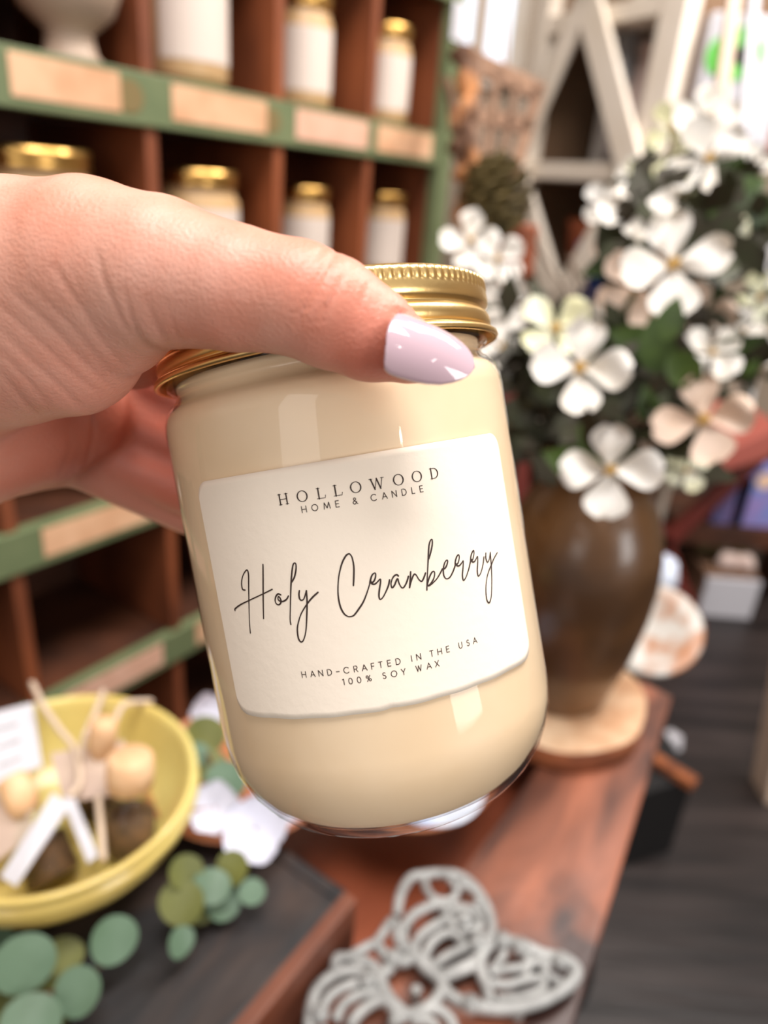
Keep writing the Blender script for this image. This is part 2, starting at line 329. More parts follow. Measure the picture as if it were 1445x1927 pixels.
SCRIPT = [[(-26.3,62.24),(-26.98,62.43),(-27.02,63.47),(-26.57,64.7),(-25.78,65.75),(-24.8,66.4),(-24.59,65.53),(-25.16,62.92),(-26.02,59.05),(-26.78,55.45),(-27.1,53.08)],[(-20.48,67.23),(-21.1,64.22),(-22.08,59.67),(-22.8,56.06)],[(-30.53,57.91),(-30.37,58.31),(-28.45,59.18),(-25.63,60.06),(-21.83,61.2),(-19.37,61.99)],[(-17.62,60.7),(-18.2,60.94),(-18.83,60.45),(-19.16,59.63),(-18.97,58.93),(-18.4,58.74),(-17.87,59.23),(-17.88,59.99),(-18.23,60.4),(-18.42,59.88),(-18.05,59.43),(-17.33,59.34),(-16.49,59.72),(-15.95,60.35)],[(-14.72,63.03),(-13.93,64.0),(-13.33,65.43),(-13.14,66.46),(-13.35,66.78),(-13.79,66.39),(-14.4,64.65),(-15.05,62.16),(-15.88,58.45),(-16.51,55.61),(-16.56,54.51)],[(-13.4,61.15),(-13.65,60.35),(-13.63,59.44),(-13.25,59.17),(-12.71,59.49),(-11.94,60.98)],[(-11.94,60.98),(-12.2,58.83),(-12.81,55.87),(-13.56,52.91),(-14.38,51.15),(-15.03,50.75),(-15.45,51.55),(-15.34,53.37),(-14.8,54.85),(-13.82,56.58),(-12.21,58.38),(-10.91,59.5),(-9.64,60.35)],[(-2.45,60.63),(-2.09,62.34),(-1.75,64.29),(-1.76,66.03),(-2.02,66.8),(-2.32,66.99),(-2.98,66.63),(-3.94,65.32),(-4.82,63.32),(-5.4,61.27),(-5.74,59.17),(-5.72,57.01),(-5.3,55.53),(-4.75,54.84),(-4.19,54.61),(-3.37,54.75),(-2.26,55.78),(-1.11,57.07),(-0.08,58.77),(0.76,60.43)],[(0.76,60.43),(0.96,61.0),(1.37,61.87),(1.85,62.31),(2.2,62.25),(2.06,61.47),(1.58,60.75),(1.09,60.58),(1.0,60.99)],[(1.0,60.99),(1.18,60.36),(1.68,60.17),(2.27,60.49),(2.92,60.97),(2.89,60.37),(2.44,58.98),(2.13,57.69),(2.27,56.96),(2.95,57.4),(3.82,58.58),(4.39,59.55),(4.72,60.45)],[(6.59,60.86),(6.3,61.19),(5.73,61.03),(5.23,60.46),(4.87,59.59),(4.95,58.83),(5.49,59.2),(6.3,60.38),(6.48,59.4),(6.86,58.44),(7.35,58.48),(8.05,59.35),(8.58,60.39)],[(9.19,61.21),(8.85,59.72),(8.44,58.12)],[(8.44,58.12),(8.95,59.3),(9.73,60.49),(10.19,60.32),(10.6,59.35),(11.08,58.84),(11.59,59.28),(12.21,60.3)],[(13.38,62.91),(14.01,64.06),(14.62,65.48),(14.82,66.4),(14.67,66.69),(14.21,66.2),(13.76,65.01),(13.25,62.81),(12.82,60.97),(12.24,58.52),(11.91,56.85)],[(12.03,57.53),(12.67,58.94),(13.5,60.05),(14.03,60.25),(14.16,59.77),(13.77,58.82),(12.98,57.97),(12.36,57.61),(13.09,57.81),(14.36,58.56),(15.24,59.4),(15.99,60.28)],[(15.98,60.21),(16.75,60.37),(17.35,61.15),(17.53,61.69),(17.25,61.82),(16.7,61.29),(16.27,60.34),(16.09,59.21),(16.3,58.39),(16.77,58.08),(17.49,58.31),(18.36,59.22),(19.11,60.3)],[(19.11,60.3),(19.3,61.11),(19.85,62.03),(20.35,62.29),(20.45,61.77),(20.01,60.82),(19.54,60.46),(19.28,60.72)],[(19.28,60.72),(19.57,60.19),(20.11,60.07),(20.84,60.5),(21.27,60.8),(21.01,59.67),(20.55,58.2),(20.45,57.3),(20.64,56.85),(21.39,57.47),(22.35,58.84),(23.12,60.26)],[(23.12,60.26),(23.49,61.37),(24.0,62.05),(24.47,62.31),(24.38,61.57),(23.94,60.73),(23.54,60.36),(23.36,60.73)],[(23.36,60.73),(23.57,60.09),(24.18,60.01),(24.73,60.43),(25.25,60.85),(25.09,59.81),(24.63,58.31),(24.5,57.27),(24.72,56.79),(25.55,57.42),(26.45,58.83),(27.09,60.3)],[(27.86,61.01),(27.63,60.05),(27.75,59.28),(28.03,59.01),(28.65,59.55),(29.32,60.83)],[(29.32,60.83),(29.12,59.31),(28.84,57.33),(28.31,54.73),(27.59,52.18),(27.0,50.98),(26.38,50.6),(25.94,51.52),(26.17,53.63),(26.89,55.62),(27.82,57.02),(29.06,58.23),(30.22,59.33),(31.67,60.28)]]
mb = MB()
for s_ in SCRIPT:
    P = cr_spline(s_, 6); n_ = len(P); ribbon(mb, P, [.30+.05*math.sin(i*.21) for i in range(n_)])
o = mb.build('script_lettering', 'ink', None); o.parent = lab

# ------------------------------------------------------------------ the hand: one continuous skin grown from a blended distance field
def LP(px, py, d): return np.array([(px-CX)/FPX*d, (py-CY)/FPX*d, d])
def JP(ang, h, rho):
    a = math.radians(ang); return jc+h*jax+rho*(math.cos(a)*je1+math.sin(a)*je2)
def px_r(r, d): return r*d/FPX
chains = []      # (list of (point, radius)), blend
thumb = [(LP(-150, 575, .158), .0200), (LP(40, 535, .148), px_r(188, .148)), (LP(170, 505, .141), px_r(160, .141)), (LP(300, 515, .136), px_r(138, .136)), (LP(440, 543, .1315), px_r(115, .1315)),
         (LP(560, 562, .129), px_r(105, .129)), (LP(625, 590, .1285), px_r(103, .1285)), (LP(700, 630, .1285), px_r(88, .1285)), (LP(765, 660, .1295), px_r(62, .1295)), (LP(796, 682, .1305), px_r(38, .1305))]
chains.append((thumb, .004))
thenar = [(LP(-160, 660, .162), .0190), (LP(20, 652, .156), px_r(148, .156)), (LP(130, 640, .151), px_r(140, .151)), (LP(215, 610, .147), px_r(100, .147))]
chains.append((thenar, .007))
palm = [(LP(-260, 740, .19), .024), (LP(-60, 820, .193), .0195), (LP(60, 800, .200), .0175), (LP(150, 770, .205), .015)]
chains.append((palm, .004))
web = [(LP(60, 620, .175), .016), (LP(180, 640, .180), .013), (LP(250, 660, .185), .010)]
chains.append((web, .006))
fr_ = .0085
chains.append(([(LP(110, 640, .200), .0125), (LP(215, 665, .212), .0105), (JP(-132, -.050, .0535), .0095), (JP(-160, -.050, .0520), .0085), (JP(-188, -.050, .0510), .0078), (JP(-208, -.050, .050), .0066)], .004))
chains.append(([(LP(90, 730, .203), .0130), (LP(200, 765, .216), .0108), (JP(-134, -.034, .0535), .0095), (JP(-162, -.031, .0520), .0086), (JP(-194, -.029, .0510), .0078), (JP(-216, -.028, .050), .0066)], .004))
chains.append(([(LP(70, 800, .205), .0130), (LP(180, 835, .218), .0105), (JP(-136, -.019, .0530), .0092), (JP(-162, -.014, .0515), .0084), (JP(-188, -.011, .0505), .0076), (JP(-208, -.010, .0495), .0064)], .003))
chains.append(([(LP(40, 850, .205), .0120), (LP(140, 855, .218), .0095), (JP(-140, -.012, .0650), .0082), (JP(-150, .003, .0535), .0074), (JP(-176, .007, .0500), .0068), (JP(-192, .008, .0490), .0058)], .003))
arm = [(LP(-100, 650, .170), .0230), (LP(-420, 800, .195), .0245), (LP(-800, 960, .225), .030), (LP(-1150, 1100, .26), .036)]
chains.append((arm, .012))
def smin(a, b, k):
    h = np.clip(.5+.5*(b-a)/k, 0, 1); return b*(1-h)+a*h-k*h*(1-h)
def sdf(P):
    out = None
    for ch, k in chains:
        d = None
        for (a, ra), (b, rb_) in zip(ch[:-1], ch[1:]):
            ab = b-a; t = np.clip(((P-a)@ab)/(ab@ab), 0, 1).astype(np.float32)
            q = P-a-t[:, None]*ab; dd = np.sqrt((q*q).sum(1))-(ra+(rb_-ra)*t)
            d = dd if d is None else smin(d, dd, .0012)
        out = d if out is None else smin(out, d, k)
    # the jar presses into the flesh
    q = P-jc; h = q@jax; r = np.sqrt(np.maximum((q*q).sum(1)-h*h, 0))
    dx = r-.0426; dy = np.abs(h-.0)-.0624
    jd = np.minimum(np.maximum(dx, dy), 0)+np.sqrt(np.maximum(dx, 0)**2+np.maximum(dy, 0)**2)
    return np.maximum(out, -(jd-.0002))
def surface_nets(lo, hi, h):
    n = np.ceil((hi-lo)/h).astype(int)+1
    # coarse pass finds the active blocks, fine values only there
    B = 8; nb = np.ceil(n/B).astype(int); n = nb*B+1
    F = np.full(n, .05, np.float32)
    bi = np.stack(np.meshgrid(*[np.arange(k) for k in nb], indexing='ij'), -1).reshape(-1, 3)
    cen = lo+(bi+.5)*B*h; dc_ = sdf(cen.astype(np.float32)); rad = B*h*.9+.002
    lin = np.stack(np.meshgrid(*[np.arange(B+1)]*3, indexing='ij'), -1).reshape(-1, 3)
    F2 = F
    for b_, d in zip(bi, dc_):
        s_ = tuple(slice(b_[i]*B, b_[i]*B+B+1) for i in range(3))
        if abs(d) < rad: F2[s_] = 99
        elif d < 0: F2[s_] = np.where(F2[s_] > 50, F2[s_], -.05)
    act = np.argwhere(F2 > 50); 
    for k in range(0, len(act), 400000):
        a_ = act[k:k+400000]; F2[a_[:, 0], a_[:, 1], a_[:, 2]] = sdf((lo+a_*h).astype(np.float32))
    F = F2
    c = [F[i:F.shape[0]-1+i, j:F.shape[1]-1+j, k:F.shape[2]-1+k] for i in (0, 1) for j in (0, 1) for k in (0, 1)]
    st = np.stack([x < 0 for x in c], -1); cnt = st.sum(-1); mask = (cnt > 0) & (cnt < 8)
    cells = np.argwhere(mask); vals = np.stack([x[mask] for x in c], -1)
    offs = np.array([(i, j, k) for i in (0, 1) for j in (0, 1) for k in (0, 1)], float)
    edges = [(a, b) for a in range(8) for b in range(a+1, 8) if np.abs(offs[a]-offs[b]).sum() == 1]
    acc = np.zeros((len(cells), 3)); num = np.zeros(len(cells))
    for a, b in edges:
        va, vb_ = vals[:, a], vals[:, b]; cr = (va < 0) != (vb_ < 0)
        t = np.where(cr, va/(va-vb_+1e-12), 0); p = offs[a]+(offs[b]-offs[a])*t[:, None]
        acc[cr] += p[cr]; num[cr] += 1
    V_s = lo+(cells+acc/num[:, None])*h
    idx = -np.ones(mask.shape, int); idx[mask] = np.arange(len(cells))
    faces = []
    for ax_ in range(3):
        o1, o2 = [(1, 2), (2, 0), (0, 1)][ax_]
        sl0 = [slice(1, -1)]*3; sl0[ax_] = slice(0, -1); sl1 = list(sl0); sl1[ax_] = slice(1, None)
        A_ = F[tuple(sl0)] < 0; B_ = F[tuple(sl1)] < 0; ch = np.argwhere(A_ != B_)
        if not len(ch): continue
        base = ch.copy()
        for i in range(3): base[:, i] += (1 if i != ax_ else 0)
        sgn = A_[tuple(ch.T)]
        q = []
        for (d1, d2) in ((0, 0), (1, 0), (1, 1), (0, 1)):
            cidx = base.copy(); cidx[:, o1] -= d1; cidx[:, o2] -= d2; q.append(idx[tuple(cidx.T)])
        q = np.stack(q, 1); ok = (q >= 0).all(1); q = q[ok]; sg = sgn[ok]
        q[~sg] = q[~sg][:, ::-1]; faces.append(q)
    return V_s, np.concatenate(faces)
HV, HF = surface_nets(np.array([-.285, -.078, .108]), np.array([.030, .085, .30]), .00075)
# light smoothing, then skin creases pressed in along their lines
def smooth(V_s, F_, it, lam=.5):
    e = np.concatenate([F_[:, [0, 1]], F_[:, [1, 2]], F_[:, [2, 3]], F_[:, [3, 0]]]); e = np.concatenate([e, e[:, ::-1]])
    cnt = np.bincount(e[:, 0], minlength=len(V_s))[:, None]
    for _ in range(it):
        s_ = np.stack([np.bincount(e[:, 0], weights=V_s[e[:, 1], k], minlength=len(V_s)) for k in range(3)], 1)
        V_s = V_s+lam*(s_/cnt-V_s)
    return V_s
HV = smooth(HV, HF, 3)
creases = [([(634, 474), (600, 520), (578, 563), (560, 615)], .40, 8), ([(664, 494), (638, 535), (618, 576), (606, 610)], .34, 7), ([(700, 528), (682, 560), (671, 592)], .30, 6), ([(610, 468), (575, 500), (550, 545)], .22, 8), ([(725, 548), (712, 575)], .2, 6),
 ([(99, 500), (130, 545), (160, 590), (195, 645), (235, 690)], .55, 12), ([(232, 545), (248, 600), (272, 645), (305, 664)], .6, 11), ([(275, 560), (292, 610), (318, 655)], .35, 9), ([(180, 470), (200, 540), (240, 620), (275, 655)], .45, 12),
 ([(0, 575), (70, 640), (140, 705), (185, 740)], .45, 9), ([(0, 620), (60, 680), (120, 735), (150, 765)], .45, 9), ([(20, 545), (100, 620), (165, 690), (215, 735)], .4, 9), ([(0, 660), (50, 715), (95, 765)], .4, 9), ([(0, 700), (40, 750), (70, 785)], .35, 9), ([(50, 530), (130, 610), (190, 680)], .3, 8), ([(130, 505), (175, 590), (225, 660)], .3, 9),
 ([(160, 880), (175, 820), (168, 770)], .45, 9), ([(110, 900), (130, 850), (128, 800)], .3, 9), ([(310, 560), (330, 620), (345, 655)], .22, 7), ([(400, 470), (420, 540), (425, 620)], .12, 12)]
def project_px(V_s): return np.stack([CX+FPX*V_s[:, 0]/V_s[:, 2], CY+FPX*V_s[:, 1]/V_s[:, 2]], 1)
PX = project_px(HV); vn = np.zeros_like(HV)
fn = np.cross(HV[HF[:, 2]]-HV[HF[:, 0]], HV[HF[:, 3]]-HV[HF[:, 1]])
for k in range(4): 
    for c_ in range(3): vn[:, c_] += np.bincount(HF[:, k], weights=fn[:, c_], minlength=len(HV))
vn /= np.linalg.norm(vn, axis=1)[:, None]+1e-12
if (vn*(HV-HV.mean(0))).sum(1).mean() < 0: vn = -vn; HF = HF[:, ::-1]
near_ = vn[:, 2] < .1
disp = np.zeros(len(HV))
for line, depth, wd in creases:
    P = np.array(cr_spline(line, 5)); d2 = np.full(len(HV), 1e9); tt = np.zeros(len(HV))
    for i in range(len(P)-1):
        a, b = P[i], P[i+1]; ab = b-a; t = np.clip((PX-a)@ab/(ab@ab), 0, 1); q = PX-a-t[:, None]*ab; dd = (q*q).sum(1)
        m_ = dd < d2; d2[m_] = dd[m_]; tt[m_] = (i+t[m_])/(len(P)-1)
    env = np.clip(np.sin(PI*np.clip(tt, .04, .96)), 0, 1)**.5
    g = np.exp(-d2/(2*(wd*.42)**2))-.3*np.exp(-d2/(2*(wd*1.3)**2))
    disp -= depth*.0012*(1.7 if line[0][0] > 560 else .8)*env*g*near_*(HV[:, 2] < .22)
HV = HV+vn*disp[:, None]
# nail shape first, so that the skin can be tucked under it
nb_, nt_ = LP(730, 618, .1188), LP(894, 691, .1235)
nd = nrm(nt_-nb_); nn0 = np.array([.10, -.34, -.93]); nn0 = nrm(nn0-nn0.dot(nd)*nd); nac = np.cross(nd, nn0)
NL = np.linalg.norm(nt_-nb_); RN = .0074; HW = .0064
prof_s = np.array([0, .03, .08, .16, .28, .42, .56, .70, .82, .91, .965, 1.]); prof_w = np.array([.50, .78, .92, 1.0, 1.02, .99, .92, .79, .60, .41, .24, .02])
def nailpt(s, t, lift=0):
    w = np.interp(s, prof_s, prof_w)*HW; th = t*w/RN*1.12
    c = nb_+nd*NL*s+nn0*(.0011*math.sin(PI*min(s*1.0, 1))+lift)+nd*(-.0008*(1-t*t)*0+(.0010*(t*t) if s < .2 else 0)*(1-s/.2))
    return c-nn0*RN+(nn0*math.cos(th)+nac*math.sin(th))*(RN)
q = HV-nb_; s_ = (q@nd)/NL; ac = q@nac; out_ = q@nn0
wloc = np.interp(s_, prof_s, prof_w, left=0, right=0)*HW
inside = (s_ > -.02) & (s_ < 1) & (np.abs(ac) < wloc*.93) & (out_ > -.006)
surf = RN*(np.cos(np.clip(ac/RN, -1, 1))-1)+.0011*np.sin(PI*np.clip(s_, 0, 1))-.0005
HV[inside] += nn0*np.minimum(0, surf-out_)[inside][:, None]
HW_ = (R3@HV.T).T+CAM
ho = R3@LP(-420, 800, .195)+CAM
me = bpy.data.meshes.new('person'); me.from_pydata((HW_-ho).tolist(), [], HF.tolist()); me.update(); me.shade_smooth(); me.materials.append(MATS['skin'])
fl = np.zeros(len(HV))
for c_, r_, a_ in [(LP(735, 690, .124), .011, .9), (LP(715, 600, .120), .007, .45), (LP(610, 560, .120), .009, .35), (LP(640, 650, .122), .010, .5), (LP(300, 850, .20), .022, .9), (LP(150, 850, .19), .022, .6), (LP(420, 640, .13), .012, .35), (LP(200, 740, .15), .014, .4)]:
    fl = np.maximum(fl, a_*np.exp(-((HV-c_)**2).sum(1)/(2*r_*r_)))
at_ = me.attributes.new('flush', 'FLOAT', 'POINT'); at_.data.foreach_set('value', fl.astype(np.float32))
nt = MATS['skin'].node_tree; pb_ = nt.nodes['Principled BSDF']; src = pb_.inputs['Base Color'].links[0].from_socket
an = nt.nodes.new('ShaderNodeAttribute'); an.attribute_name = 'flush'; mx = nt.nodes.new('ShaderNodeMix'); mx.data_type = 'RGBA'
nt.links.new(an.outputs['Fac'], mx.inputs[0]); nt.links.new(src, mx.inputs[6]); mx.inputs[7].default_value = (*srgb(206, 108, 84), 1); nt.links.new(mx.outputs[2], pb_.inputs['Base Color'])
hand = bpy.data.objects.new('person', me); COL.objects.link(hand); hand.location = ho
tag(hand, 'bare left hand of a person entering from the left, thumb across the jar shoulder', 'person')
ns, ntt = 40, 22; vs = []; fs = []
for lift in (0, -.0005):
    for i in range(ns+1):
        for j in range(ntt+1): vs.append(CAM+R3@nailpt(i/ns, -1+2*j/ntt, lift)-ho)
n1 = (ns+1)*(ntt+1)
for i in range(ns):
    for j in range(ntt):
        a = i*(ntt+1)+j; fs.append((a, a+1, a+ntt+2, a+ntt+1)); fs.append((n1+a, n1+a+ntt+1, n1+a+ntt+2, n1+a+1))
per = [j for j in range(ntt+1)]+[i*(ntt+1)+ntt for i in range(1, ns+1)]+[ns*(ntt+1)+j for j in range(ntt-1, -1, -1)]+[i*(ntt+1) for i in range(ns-1, 0, -1)]
fs += [(per[k], n1+per[k], n1+per[(k+1) % len(per)], per[(k+1) % len(per)]) for k in range(len(per))]
nl = MB().add(vs, fs).build('thumbnail', 'nail_polish', hand, True); nl.location = (0, 0, 0); nl['label'] = 'long almond thumbnail with glossy pale lilac polish'


# ------------------------------------------------------------------ room shell
tag(MB().box((-3, -2.5, -.1), (4.5, 5, 0)).build('floor', 'floor_wood'), kind='structure')
tag(MB().box((-3, 4.4, 0), (4.5, 4.55, 3.2)).build('wall_back', 'wall_paint'), kind='structure')
tag(MB().box((3.6, -.5, 0), (3.75, 4.4, 3.2)).build('wall_right', 'wall_paint'), kind='structure')
wl = MB().box((-2.1, -1.5, 0), (-1.95, 4.4, 3.2)).build('wall_left', 'wall_paint'); tag(wl, kind='structure')
# window far behind, above the green upright
a = ony(845, -120, 4.38); b = ony(962, 150, 4.38)
win = tag(MB().box((a[0], 4.34, b[2]), (b[0], 4.36, a[2])).build('window_1', 'window_glow'), kind='structure')
fr = MB()
for x in (a[0], (a[0]+b[0])/2, b[0]): fr.box((x-.035, 4.31, b[2]-.03), (x+.035, 4.39, a[2]))
fr.box((a[0], 4.31, b[2]-.05), (b[0], 4.39, b[2])); fr.build('window_frame', 'cream_paint', win)

# ------------------------------------------------------------------ pigeonhole cabinet
U = np.array([.55263177, .83342554, 0]); V = np.array([-U[1], U[0], 0]); ZZ = np.array([0, 0, 1.])
DP = .82; O0 = np.array([0, 0, 0]) + V*DP
AX = (U, V, ZZ)
cab = empty('pigeonhole_cabinet', O0+U*.4, 'tall old wooden pigeonhole cabinet with green painted rails and paper card holders', 'cabinet')
def cbox(lo, hi): return MB().box(lo, hi, AX, O0)
def cpart(name, mbx, m, bevel=.0015):
    o = mbx.build(name, m, None, bevel=bevel); o.parent = cab; o.matrix_parent_inverse = Matrix.Translation(-Vector(cab.location)); return o
rails = [1.934, 1.6696, 1.405, 1.1404, .8758, .6122, .3477, .083]
us = [-.31, -.085, .16, .4034, .647, .876, 1.099, 1.309]
for zt in rails:
    cpart('rail', cbox((-.33, -.006, zt-.057), (1.31, .012, zt)), 'green_paint')
    cpart('shelf_board', cbox((-.33, .012, zt-.02), (1.31, .26, zt-.002)), 'shelf_wood')
for zi in range(len(rails)-1):
    for u_ in us[:-1]:
        cpart('divider', cbox((u_-.009, .0, rails[zi+1]), (u_+.009, .26, rails[zi]-.057)), 'old_wood')
cpart('side_panel', cbox((1.311, .012, .0), (1.335, .27, 1.934)), 'old_wood')
cpart('side_panel', cbox((-.35, -.006, .0), (-.331, .27, 1.934)), 'old_wood')
cpart('corner_post', cbox((1.311, -.012, .0), (1.352, .011, 1.936)), 'green_paint')
cpart('back_panel', cbox((-.33, .261, .0), (1.31, .272, 1.934)), 'shelf_wood')
def card(u0, u1, zt, m='card_paper', h=.040, drop=.006):
    c = cpart('label_card', cbox((u0, -.0075, zt-drop-h), (u1, -.0062, zt-drop)), m, 0)
    return c
card(.468, .600, 1.405); card(.675, .842, 1.405); card(.905, 1.083, 1.405, 'card_pink'); card(1.11, 1.285, 1.405)
def disc(u_, z_, r):
    mb = MB(); n = 20
    vs = [O0+U*(u_+r*math.cos(2*PI*k/n))+V*(-y)+ZZ*(z_+r*.9*math.sin(2*PI*k/n)) for y in (.0063, .0071) for k in range(n)]
    fs = [tuple(range(n)), tuple(range(n, 2*n))[::-1]]+[(k, (k+1) % n, n+(k+1) % n, n+k) for k in range(n)]
    mb.add(vs, fs); c = cpart('wax_stain', mb, 'stain', 0)
disc(.613, 1.377, .020); disc(.853, 1.377, .018)
for i, u_ in enumerate(us[:-1]):
    for zt in rails:
        if zt == 1.405 and i >= 3: continue
        w_ = us[i+1]-u_; card(u_+.035, u_+w_-.035, zt, 'card_paper' if (i+int(zt*10)) % 3 else 'card_pink')

def jarproto():
    j = empty('candle_jar', (0, 0, 0), 'x', 'candle jar', 'candle jars in the pigeonholes')
    MB().lathe([(0, 0), (.034, 0), (.040, .006), (.041, .012), (.041, .108), (.037, .116), (.0365, .124)], 40).build('jar_body', 'shelf_jar', j, True)
    MB().lathe([(0, .143), (.037, .143), (.0395, .1415), (.0395, .133), (.0385, .131), (.0395, .127), (.0400, .124), (.0365, .1235)], 48, rf=lambda r, z, t: r*(1+(.008 if r > .039 and z > .13 else 0)*math.cos(36*t))).build('lid', 'shelf_gold', j, True)
    mb = MB(); n = 30; vs = []; fs = []
    for k in range(n+1):
        t = -PI/2-1.15+2.3*k/n
        for z in (.022, .100): vs.append((.0416*math.cos(t), .0416*math.sin(t), z))
    for k in range(n): fs.append((2*k, 2*k+2, 2*k+3, 2*k+1))
    mb.add(vs, fs).build('paper_label', 'white_label', j, True)
    return j
jp = jarproto(); first = True
ang0 = math.atan2(U[1], U[0])
def put_jar(u_, zt, label, dep=.055, rz=0, sc=1.1, zs=.98):
    global first
    o = jp if first else copy_tree(jp); first = False
    p = O0+U*u_+V*dep; o.location = (p[0], p[1], zt); o.rotation_euler = (0, 0, ang0+rz-.5); o['label'] = label; o.scale = (sc, sc, sc*zs); return o
put_jar(.755, 1.405, 'gold lidded cream candle jar in the upper row, directly right of the white goblet cubby', rz=.25, sc=1.3, zs=.95)
put_jar(.985, 1.405, 'gold lidded cream candle jar in the upper row, middle of the three full jars')
put_jar(1.205, 1.405, 'gold lidded cream candle jar in the upper row, beside the green corner post')
put_jar(.52, 1.1404, 'candle jar in the middle row whose gold lid shows above the wrist at far left', sc=1.6, zs=.76)
put_jar(.765, 1.1404, 'candle jar in the middle row, second from left, its gold lid above the hand', sc=1.45, zs=.80)
put_jar(.995, 1.1404, 'candle jar in the middle row, third from left, above the thumb knuckle')
put_jar(1.225, 1.1404, 'candle jar in the middle row nearest the green corner post, half behind the thumb')
put_jar(.58, .8758, 'candle jar in the lower row glimpsed under the palm between hand and green rail')
put_jar(.30, .8758, 'candle jar in the lower row at the left edge, mostly behind the palm')
# white goblets in the upper left cubby
def goblet(u_, dep, sc, label):
    p = O0+U*u_+V*dep
    g = MB().lathe([(0, 0), (.030, 0), (.032, .003), (.027, .008), (.024, .02), (.024, .028), (.031, .033), (.045, .045), (.053, .065), (.054, .088), (.048, .108), (.044, .124), (.046, .13), (.043, .13), (.041, .124), (.045, .105), (.049, .085), (.046, .063), (.03, .042), (0, .038)], 40).build('goblet', 'ceramic_white', None, True)
    g.location = (p[0], p[1], 1.4055); g.scale = (sc,)*3
    tag(g, label, 'goblet', None)
goblet(.578, .05, 1.12, 'off-white round ceramic goblet on a foot standing in the upper left cubby')
goblet(.47, .12, 1.05, 'shadowed round ceramic goblet at the top left corner, behind the brighter one')
# small white tag pinned on the corner post
p = O0+U*1.33+V*(-.0125)
tg = MB().box((-.024, -.002, -.03), (.024, 0, .03), AX, p+ZZ*(onplane(842, 38, O0, V)[2])).build('price_tag', 'tag_white'); tag(tg, 'small white tag stuck on the green corner post', 'tag')

# ------------------------------------------------------------------ tables
ZP = .80; ZD = .835
def slab(name, pts, z0, z1, m, parent=None, bevel=.002):
    n = len(pts); vs = [(p[0], p[1], z) for z in (z0, z1) for p in pts]
    fs = [tuple(range(n))[::-1], tuple(range(n, 2*n))]+[(k, (k+1) % n, n+(k+1) % n, n+k) for k in range(n)]
    return MB().add(vs, fs).build(name, m, parent, bevel=bevel)
seamA = onz(870, 1634, ZP)[:2]; dU = U[:2]
pr1 = onz(1080, 1927, ZP)[:2]; pr2 = onz(1265, 1310, ZP)[:2]
rd = nrm(pr2-pr1); near = pr1-rd*.25
tb = empty('plank_table', (pr1[0], pr1[1], 0), 'red-brown wooden plank table under the metal butterfly and brown vase', 'table')
def rel(o, par): o.parent = par; o.matrix_parent_inverse = par.matrix_world.inverted() if par.matrix_world != Matrix.Identity(4) else Matrix.Translation(-Vector(par.location)); return o
def relp(o, par): o.parent = par; o.matrix_parent_inverse = Matrix.Translation(-Vector(par.location)); return o
s0 = seamA-dU*.42; s1 = seamA+dU*.36
e2_ = np.array([-dU[1], dU[0]])
far = pr2
relp(slab('board', [tuple(s0+.0015*-e2_), tuple(near), tuple(pr1), tuple(far), tuple(s1)], ZP-.028, ZP, 'plank'), tb)
relp(slab('lower_board', [tuple(s0+e2_*.001), tuple(s1+e2_*.001), tuple(s1+e2_*.17), tuple(s0+e2_*.17)], ZP-.085, ZP-.058, 'plank_orange'), tb)
for q in (near*.85+s0*.15, far*.8+s1*.2, s0*.8+near*.2, s1*.85+far*.15):
    relp(MB().box((q[0]-.02-.03, q[1]-.02-.03, 0), (q[0]+.02-.03, q[1]+.02-.03, ZP-.028)).build('leg', 'old_wood', bevel=.002), tb)
# lower black crate under the table end
c0 = onz(1150, 1640, 0); c2 = onz(1262, 1600, 0); ct = ony(1205, 1500, c0[1])[2]
tag(slab('crate', [(c0[0], c0[1]), (c2[0], c2[1]), (c2[0]-.02, c2[1]+.14), (c0[0]-.02, c0[1]+.14)], .001, ct, 'black_paint'), 'small black painted crate on the floor beside the plank table end', 'crate')
w0 = np.array([(c0[0]+c2[0])/2, (c0[1]+c2[1])/2+.03, ct+.012]); tag(MB().beam(w0+np.array([-.03, .06, 0]), w0+np.array([.06, -.03, 0]), .03, .02).build('wood_strip', 'slice_bark', bevel=.002), 'short orange wood strip lying on the black crate', 'wood strip')
# dark weathered side table
dc = onz(635, 1695, ZD)[:2]; dk = onz(440, 1927, ZD)[:2]; dd = nrm(dc-dk); dp = np.array([-dd[1], dd[0]])
dt = empty('side_table', (dk[0]-.2, dk[1], 0), 'dark weathered table with brown wooden edging, holding the yellow bowl', 'table')
A0 = dk-dd*.3; B0 = dc
relp(slab('tabletop', [tuple(A0), tuple(B0), tuple(B0+dp*.34), tuple(A0+dp*.34)], ZD-.02, ZD, 'dark_plank'), dt)
relp(slab('edge_rail', [tuple(A0-dp*.012), tuple(B0-dp*.012+dd*.008), tuple(B0+dd*.008-dp*.0005), tuple(A0-dp*.0005)], ZD-.075, ZD+.004, 'brown_edge'), dt)
relp(slab('edge_rail', [tuple(B0+dd*.0005), tuple(B0+dp*.34+dd*.0005), tuple(B0+dp*.34+dd*.012), tuple(B0+dd*.012)], ZD-.06, ZD-.001, 'dark_plank'), dt)
for q in (A0+dp*.22, B0+dp*.24-dd*.03, A0+dp*.32, B0+dp*.32-dd*.03):
    relp(MB().box((q[0]-.018, q[1]-.018, 0), (q[0]+.018, q[1]+.018, ZD-.02)).build('leg', 'old_wood', bevel=.002), dt)

